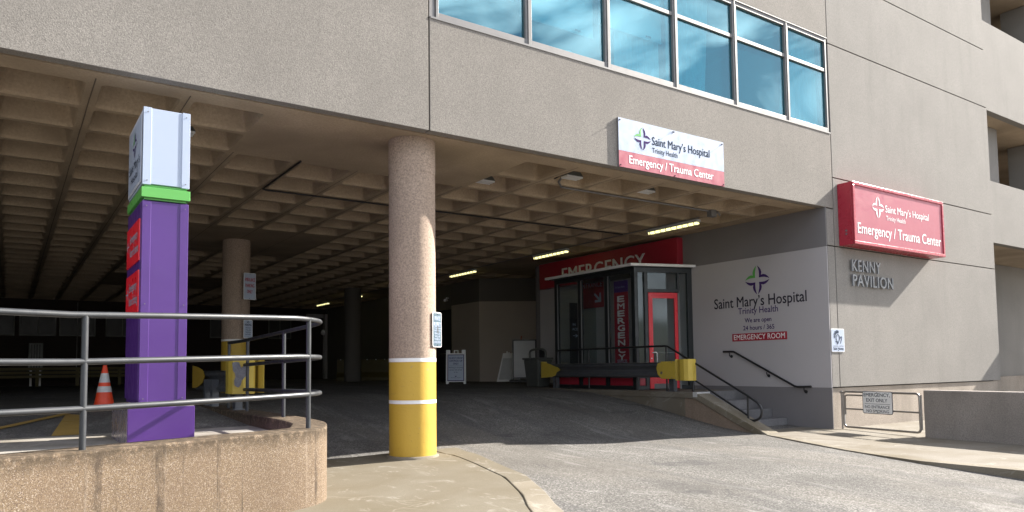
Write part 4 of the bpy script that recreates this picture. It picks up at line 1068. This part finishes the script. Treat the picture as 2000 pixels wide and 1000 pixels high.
bz = PZ
bn2 = thing('wheeled_bin', 'grey plastic wheeled litter bin with arched handle beside the vestibule', 'bin', (12.95, 17.6, bz))
m1 = MB(); x, y = 12.95, 17.6
def bx8(m1, x, y, w0, d0, z0, w1, d1, z1):
    m1.add([(x-w0, y-d0, z0), (x+w0, y-d0, z0), (x+w0, y+d0, z0), (x-w0, y+d0, z0), (x-w1, y-d1, z1), (x+w1, y-d1, z1), (x+w1, y+d1, z1), (x-w1, y+d1, z1)], [(0, 3, 2, 1), (4, 5, 6, 7), (0, 1, 5, 4), (1, 2, 6, 5), (2, 3, 7, 6), (3, 0, 4, 7)])
bx8(m1, x, y, .21, .28, bz, .27, .36, bz+.8); m1.build('body', 'plasticgrey', bn2, bevel=.03)
m1 = MB(); bx8(m1, x, y, .29, .40, bz+.80, .29, .40, bz+.86); m1.build('rim', 'plasticgrey', bn2, bevel=.015)
m1 = MB(); m1.tube(smooth([(x, y+.38, bz+.84), (x, y+.40, bz+1.0), (x, y+.30, bz+1.09), (x, y, bz+1.11), (x, y-.30, bz+1.09), (x, y-.40, bz+1.0), (x, y-.38, bz+.84)], 4), .035, 8); m1.build('handle', 'plasticgrey', bn2)
m1 = MB(); m1.box(x-.1, x+.1, y-.22, y-.2, bz+.85, bz+1.08); m1.build('tag_holder', 'black', bn2)

def leaning(name, label, cat, px, py_, ang, w_, h, lean, mat, grp=None, th=.03, base=None):
    z0 = hgt(px, py_) if base is None else base
    t = thing(name, label, cat, (px, py_, z0), 0, grp); a = R(ang); r_ = Vector((math.cos(a), math.sin(a), 0)); F = Face((px-r_.x*w_/2, py_-r_.y*w_/2, z0), tuple(r_)); F.u = (Vector((0, 0, 1))-F.n*lean).normalized()
    return t, F
for k, (dx, dy) in enumerate(((0, 0), (.10, .02), (.2, .03), (.30, .02))):
    t, F = leaning('folded_board', ('folded white sign board leaning on the recess wall, leftmost of the stack', 'second folded white sign board from the left of the leaning stack', 'third folded white sign board from the left of the leaning stack', 'folded white sign board, rightmost of the leaning stack')[k], 'board', 14.86+dx, 22.2+dy, -34, .62, 1.1, .35, 'white', 'folded sign boards against the recess wall')
    m1 = MB(); F.plate(m1, [(0, 0), (.62, 0), (.62, 1.1), (.5, 1.1), (.5, 1.0), (.35, .98), (.30, 1.05), (.22, 1.05), (.2, .98), (.12, .98), (.3, 1.1), (.24, 1.1)][0:3]+[(.24, 1.1)], -.04, 0); m1.build('leaf', 'white', t, bevel=.005)
    m1 = MB(); F.plate(m1, [(.08, .08), (.56, .08), (.57, .9), (.24, .9)], .001, .005); m1.build('insert', 'letter', t)
    m1 = MB(); F.rect(m1, .36, .42, 1.1, 1.17, -.03, 0); m1.build('grip', 'white', t)
t = MB(); t.tube([(15.25, 22.2, hgt(15, 22)), (15.62, 22.22, 2.35)], .018, 8); tag(t.build('broom_handle', 'wood'), 'dark orange pole leaning in the recess behind the folded boards', 'pole')
t, F = leaning('framed_board', 'tall black framed white board leaning beside the litter bin', 'board', 14.95, 21.1, -34, .85, 1.5, .03, 'white')
m1 = MB(); F.rect(m1, 0, .05, 0, 1.5, -.03, 0); F.rect(m1, .8, .85, 0, 1.5, -.03, 0); F.rect(m1, .05, .8, 1.45, 1.5, -.03, 0); F.rect(m1, .05, .8, .12, .17, -.03, 0); m1.build('frame', 'black', t)
m1 = MB(); F.rect(m1, .05, .8, .17, 1.45, -.02, -.01); m1.build('sheet', 'letter', t)
m1 = MB(); F.rect(m1, -.12, .9, 0, .09, -.3, .2); m1.build('foot', 'black', t, bevel=.03)
kx, ky = 14.1, 26.0
t = thing('dark_bin', 'black rounded bin standing in the dark doorway behind the folding sign', 'bin', (13.6, 24.2, .69))
MB().box(13.3, 13.95, 23.8, 24.5, .69, 1.75).build('body', 'black', t, bevel=.12)
# camera on the wall
t = thing('security_camera', 'small white camera high on the dark wall near the doorway', 'camera', (14.25, 25.29, 3.86))
MB().tube([(14.29, 25.29, 3.95), (14.15, 25.25, 3.95)], .02, 8).build('arm', 'white', t); MB().tube([(14.22, 25.35, 3.88), (14.02, 25.12, 3.84)], .055, 12).build('housing', 'white', t)

# ------------------------------------------------------------------ ceiling lights and conduit
lights = [(11.12, 12.7, 'nearest to the street, above the vestibule end'), (15.82, 17.4, 'second from the street, above the left end of the red sign'), (20.7, 22.4, 'third from the street, just right of the big column'), (25.5, 27.1, 'fourth from the street, mostly behind the big column'), (30.26, 31.9, 'fifth from the street, deep in the garage'), (34.3, 35.9, 'last and faintest, at the back of the garage')]
for a, b, s_ in lights:
    t = thing('ceiling_light', 'lit fluorescent ceiling light, '+s_, 'light', (12.72, (a+b)/2, 4.4), 0, 'fluorescent lights in a row')
    MB().box(12.66, 12.78, a, b, 4.41, 4.47).build('housing', 'letter', t)
    MB().tube([(12.70, a+.04, 4.385), (12.70, b-.04, 4.385)], .03, 8).tube([(12.76, a+.04, 4.385), (12.76, b-.04, 4.385)], .02, 8).build('tube', 'lamp', t)
    m1 = MB()
    for k in range(9): m1.box(12.655, 12.785, a+.1+k*(b-a-.2)/8, a+.105+k*(b-a-.2)/8, 4.35, 4.41)
    m1.build('louvre', 'alum', t)
tag(MB().tube([(12.6, 11.0, 4.475), (12.6, 36, 4.475)], .014, 6).build('conduit', 'alum'), 'thin conduit running deep into the garage along the row of lights', 'conduit')
tag(MB().tube([(3.73, 11.3, 4.48), (3.73, 13.4, 4.48), (3.8, 13.46, 4.48), (12.58, 13.46, 4.48)], .016, 6).build('conduit', 'black'), 'dark conduit crossing the coffers from left of the big column to the lights', 'conduit')
tag(MB().tube([(8.0, 10.0, 4.6), (8.02, 10.2, 4.49), (8.25, 10.42, 4.475), (8.45, 10.44, 4.475), (12.3, 10.42, 4.475)], .02, 8).build('conduit', 'alum'), 'conduit linking the two floodlights near the garage mouth', 'conduit')
for k, (x, y, lab) in enumerate(((8.12, 9.95, 'white louvred floodlight in the coffer left of the facade sign'), (9.98, 10.02, 'white louvred floodlight in the coffer under the facade sign'), (6.95, 11.0, 'white louvred floodlight just right of the big column'), (1.9, 10.9, 'white louvred floodlight beside the pylon head'))):
    t = thing('floodlight', lab, 'light', (x, y, 4.5), 0, 'louvred floodlights in the coffers')
    MB().add([(x-.13, y-.08, 4.62), (x+.13, y-.08, 4.62), (x+.13, y+.08, 4.62), (x-.13, y+.08, 4.62), (x-.18, y-.10, 4.54), (x+.18, y-.10, 4.54), (x+.18, y+.10, 4.54), (x-.18, y+.10, 4.54)], [(0, 3, 2, 1), (4, 5, 6, 7), (0, 1, 5, 4), (1, 2, 6, 5), (2, 3, 7, 6), (3, 0, 4, 7)]).build('housing', 'plasticgrey', t)
    m1 = MB()
    for j in range(12): m1.box(x-.17+j*.03, x-.163+j*.03, y-.09, y+.09, 4.51, 4.539)
    for j in range(3): m1.box(x-.175, x+.175, y-.09+j*.085, y-.084+j*.085, 4.508, 4.538)
    m1.build('grille', 'white', t)
    MB().tube([(x-.2, y-.05, 4.56), (x-.2, y+.1, 4.55), (x-.15, y+.3, 4.55)], .012, 6).tube([(x-.1, y, 4.62), (x-.1, y, 4.9)], .015, 6).build('stem', 'black', t)
t = thing('junction_box', 'small metal box with loose fitting at the conduit end near the right wall', 'box', (12.35, 10.42, 4.4))
MB().box(12.25, 12.42, 10.36, 10.48, 4.36, 4.5).build('box', 'alum', t); MB().tube([(12.42, 10.4, 4.43), (12.5, 10.4, 4.47), (12.56, 10.38, 4.40)], .02, 6).build('nozzle', 'alum', t)

# ------------------------------------------------------------------ back of the garage
bzf = .62
for k, (x0, x1) in enumerate(((-1.6, .2), (.35, 1.75), (1.85, 3.3), (3.7, 5.1), (8.3, 9.8), (11.2, 12.4))):
    m1 = MB(); m1.box(x0, x1, 38.94, 38.99, 2.84, 2.9).box(x0, x1, 38.94, 38.99, 3.9, 3.95).box(x0, x0+.05, 38.94, 38.99, 2.9, 3.9).box(x1-.05, x1, 38.94, 38.99, 2.9, 3.9).box((x0+x1)/2-.02, (x0+x1)/2+.02, 38.95, 38.99, 2.9, 3.9)
    f_ = m1.build('window_frame', 'plasticgrey', B); MB().box(x0+.05, x1-.05, 38.96, 38.97, 2.9, 3.9).build('pane', 'black', f_)
MB().box(2.55, 2.58, 38.9, 38.95, .7, 4.4).build('downpipe', 'alum', B)
t = thing('air_conditioner', 'tall white louvred cooling unit against the dark back wall', 'unit', (1.0, 38.3, 1.3))
MB().box(.72, 1.25, 38.3, 38.6, 1.3, 2.5).build('case', 'plasticgrey', t)
m1 = MB()
for k in range(4): m1.box(.80+k*.1, .85+k*.1, 38.28, 38.3, 1.36, 2.44)
m1.build('louvre', 'black', t)
m1 = MB(); m1.box(.78, .86, 38.4, 38.5, .6, 1.3).box(1.12, 1.2, 38.4, 38.5, .6, 1.3); m1.build('leg', 'white', t)
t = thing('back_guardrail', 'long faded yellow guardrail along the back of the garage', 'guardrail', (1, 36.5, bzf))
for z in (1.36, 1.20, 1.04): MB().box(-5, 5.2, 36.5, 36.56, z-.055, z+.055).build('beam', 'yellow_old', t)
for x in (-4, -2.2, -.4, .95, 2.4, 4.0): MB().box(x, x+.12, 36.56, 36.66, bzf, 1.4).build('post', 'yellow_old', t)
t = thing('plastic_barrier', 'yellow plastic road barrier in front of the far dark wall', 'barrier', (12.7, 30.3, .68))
m1 = MB(); m1.prism([(-.3, .69), (-.3, .85), (-.12, 1.05), (-.08, 1.62), (.08, 1.62), (.12, 1.05), (.3, .85), (.3, .69)], 'x', -1.0, 1.3)
ro = m1.build('body', 'yellow_old', None, world=False); ro.parent = t; ro.data.transform(Matrix.Translation((0, 0, -.68))); t.rotation_euler = (0, 0, R(-30))
m1 = MB()
for k in range(6): m1.tube([(-.85+k*.38, -.09, .93), (-.85+k*.38, -.12, .93)], .025, 8)
ro = m1.build('stud', 'white', None, world=False); ro.parent = t
t = thing('door_frame', 'pale open door frame with a round lamp in the dark back of the garage', 'door', (14.0, 38.9, .7))
MB().box(14.15, 14.3, 38.7, 38.98, .7, 4.2).box(13.2, 14.15, 38.9, 38.98, 4.0, 4.2).build('jamb', 'whitewall', t)
MB().lathe(14.05, 38.7, [(.02, 3.05), (.1, 3.1), (.12, 3.2), (.06, 3.35)], 10).build('lamp', 'white', t)
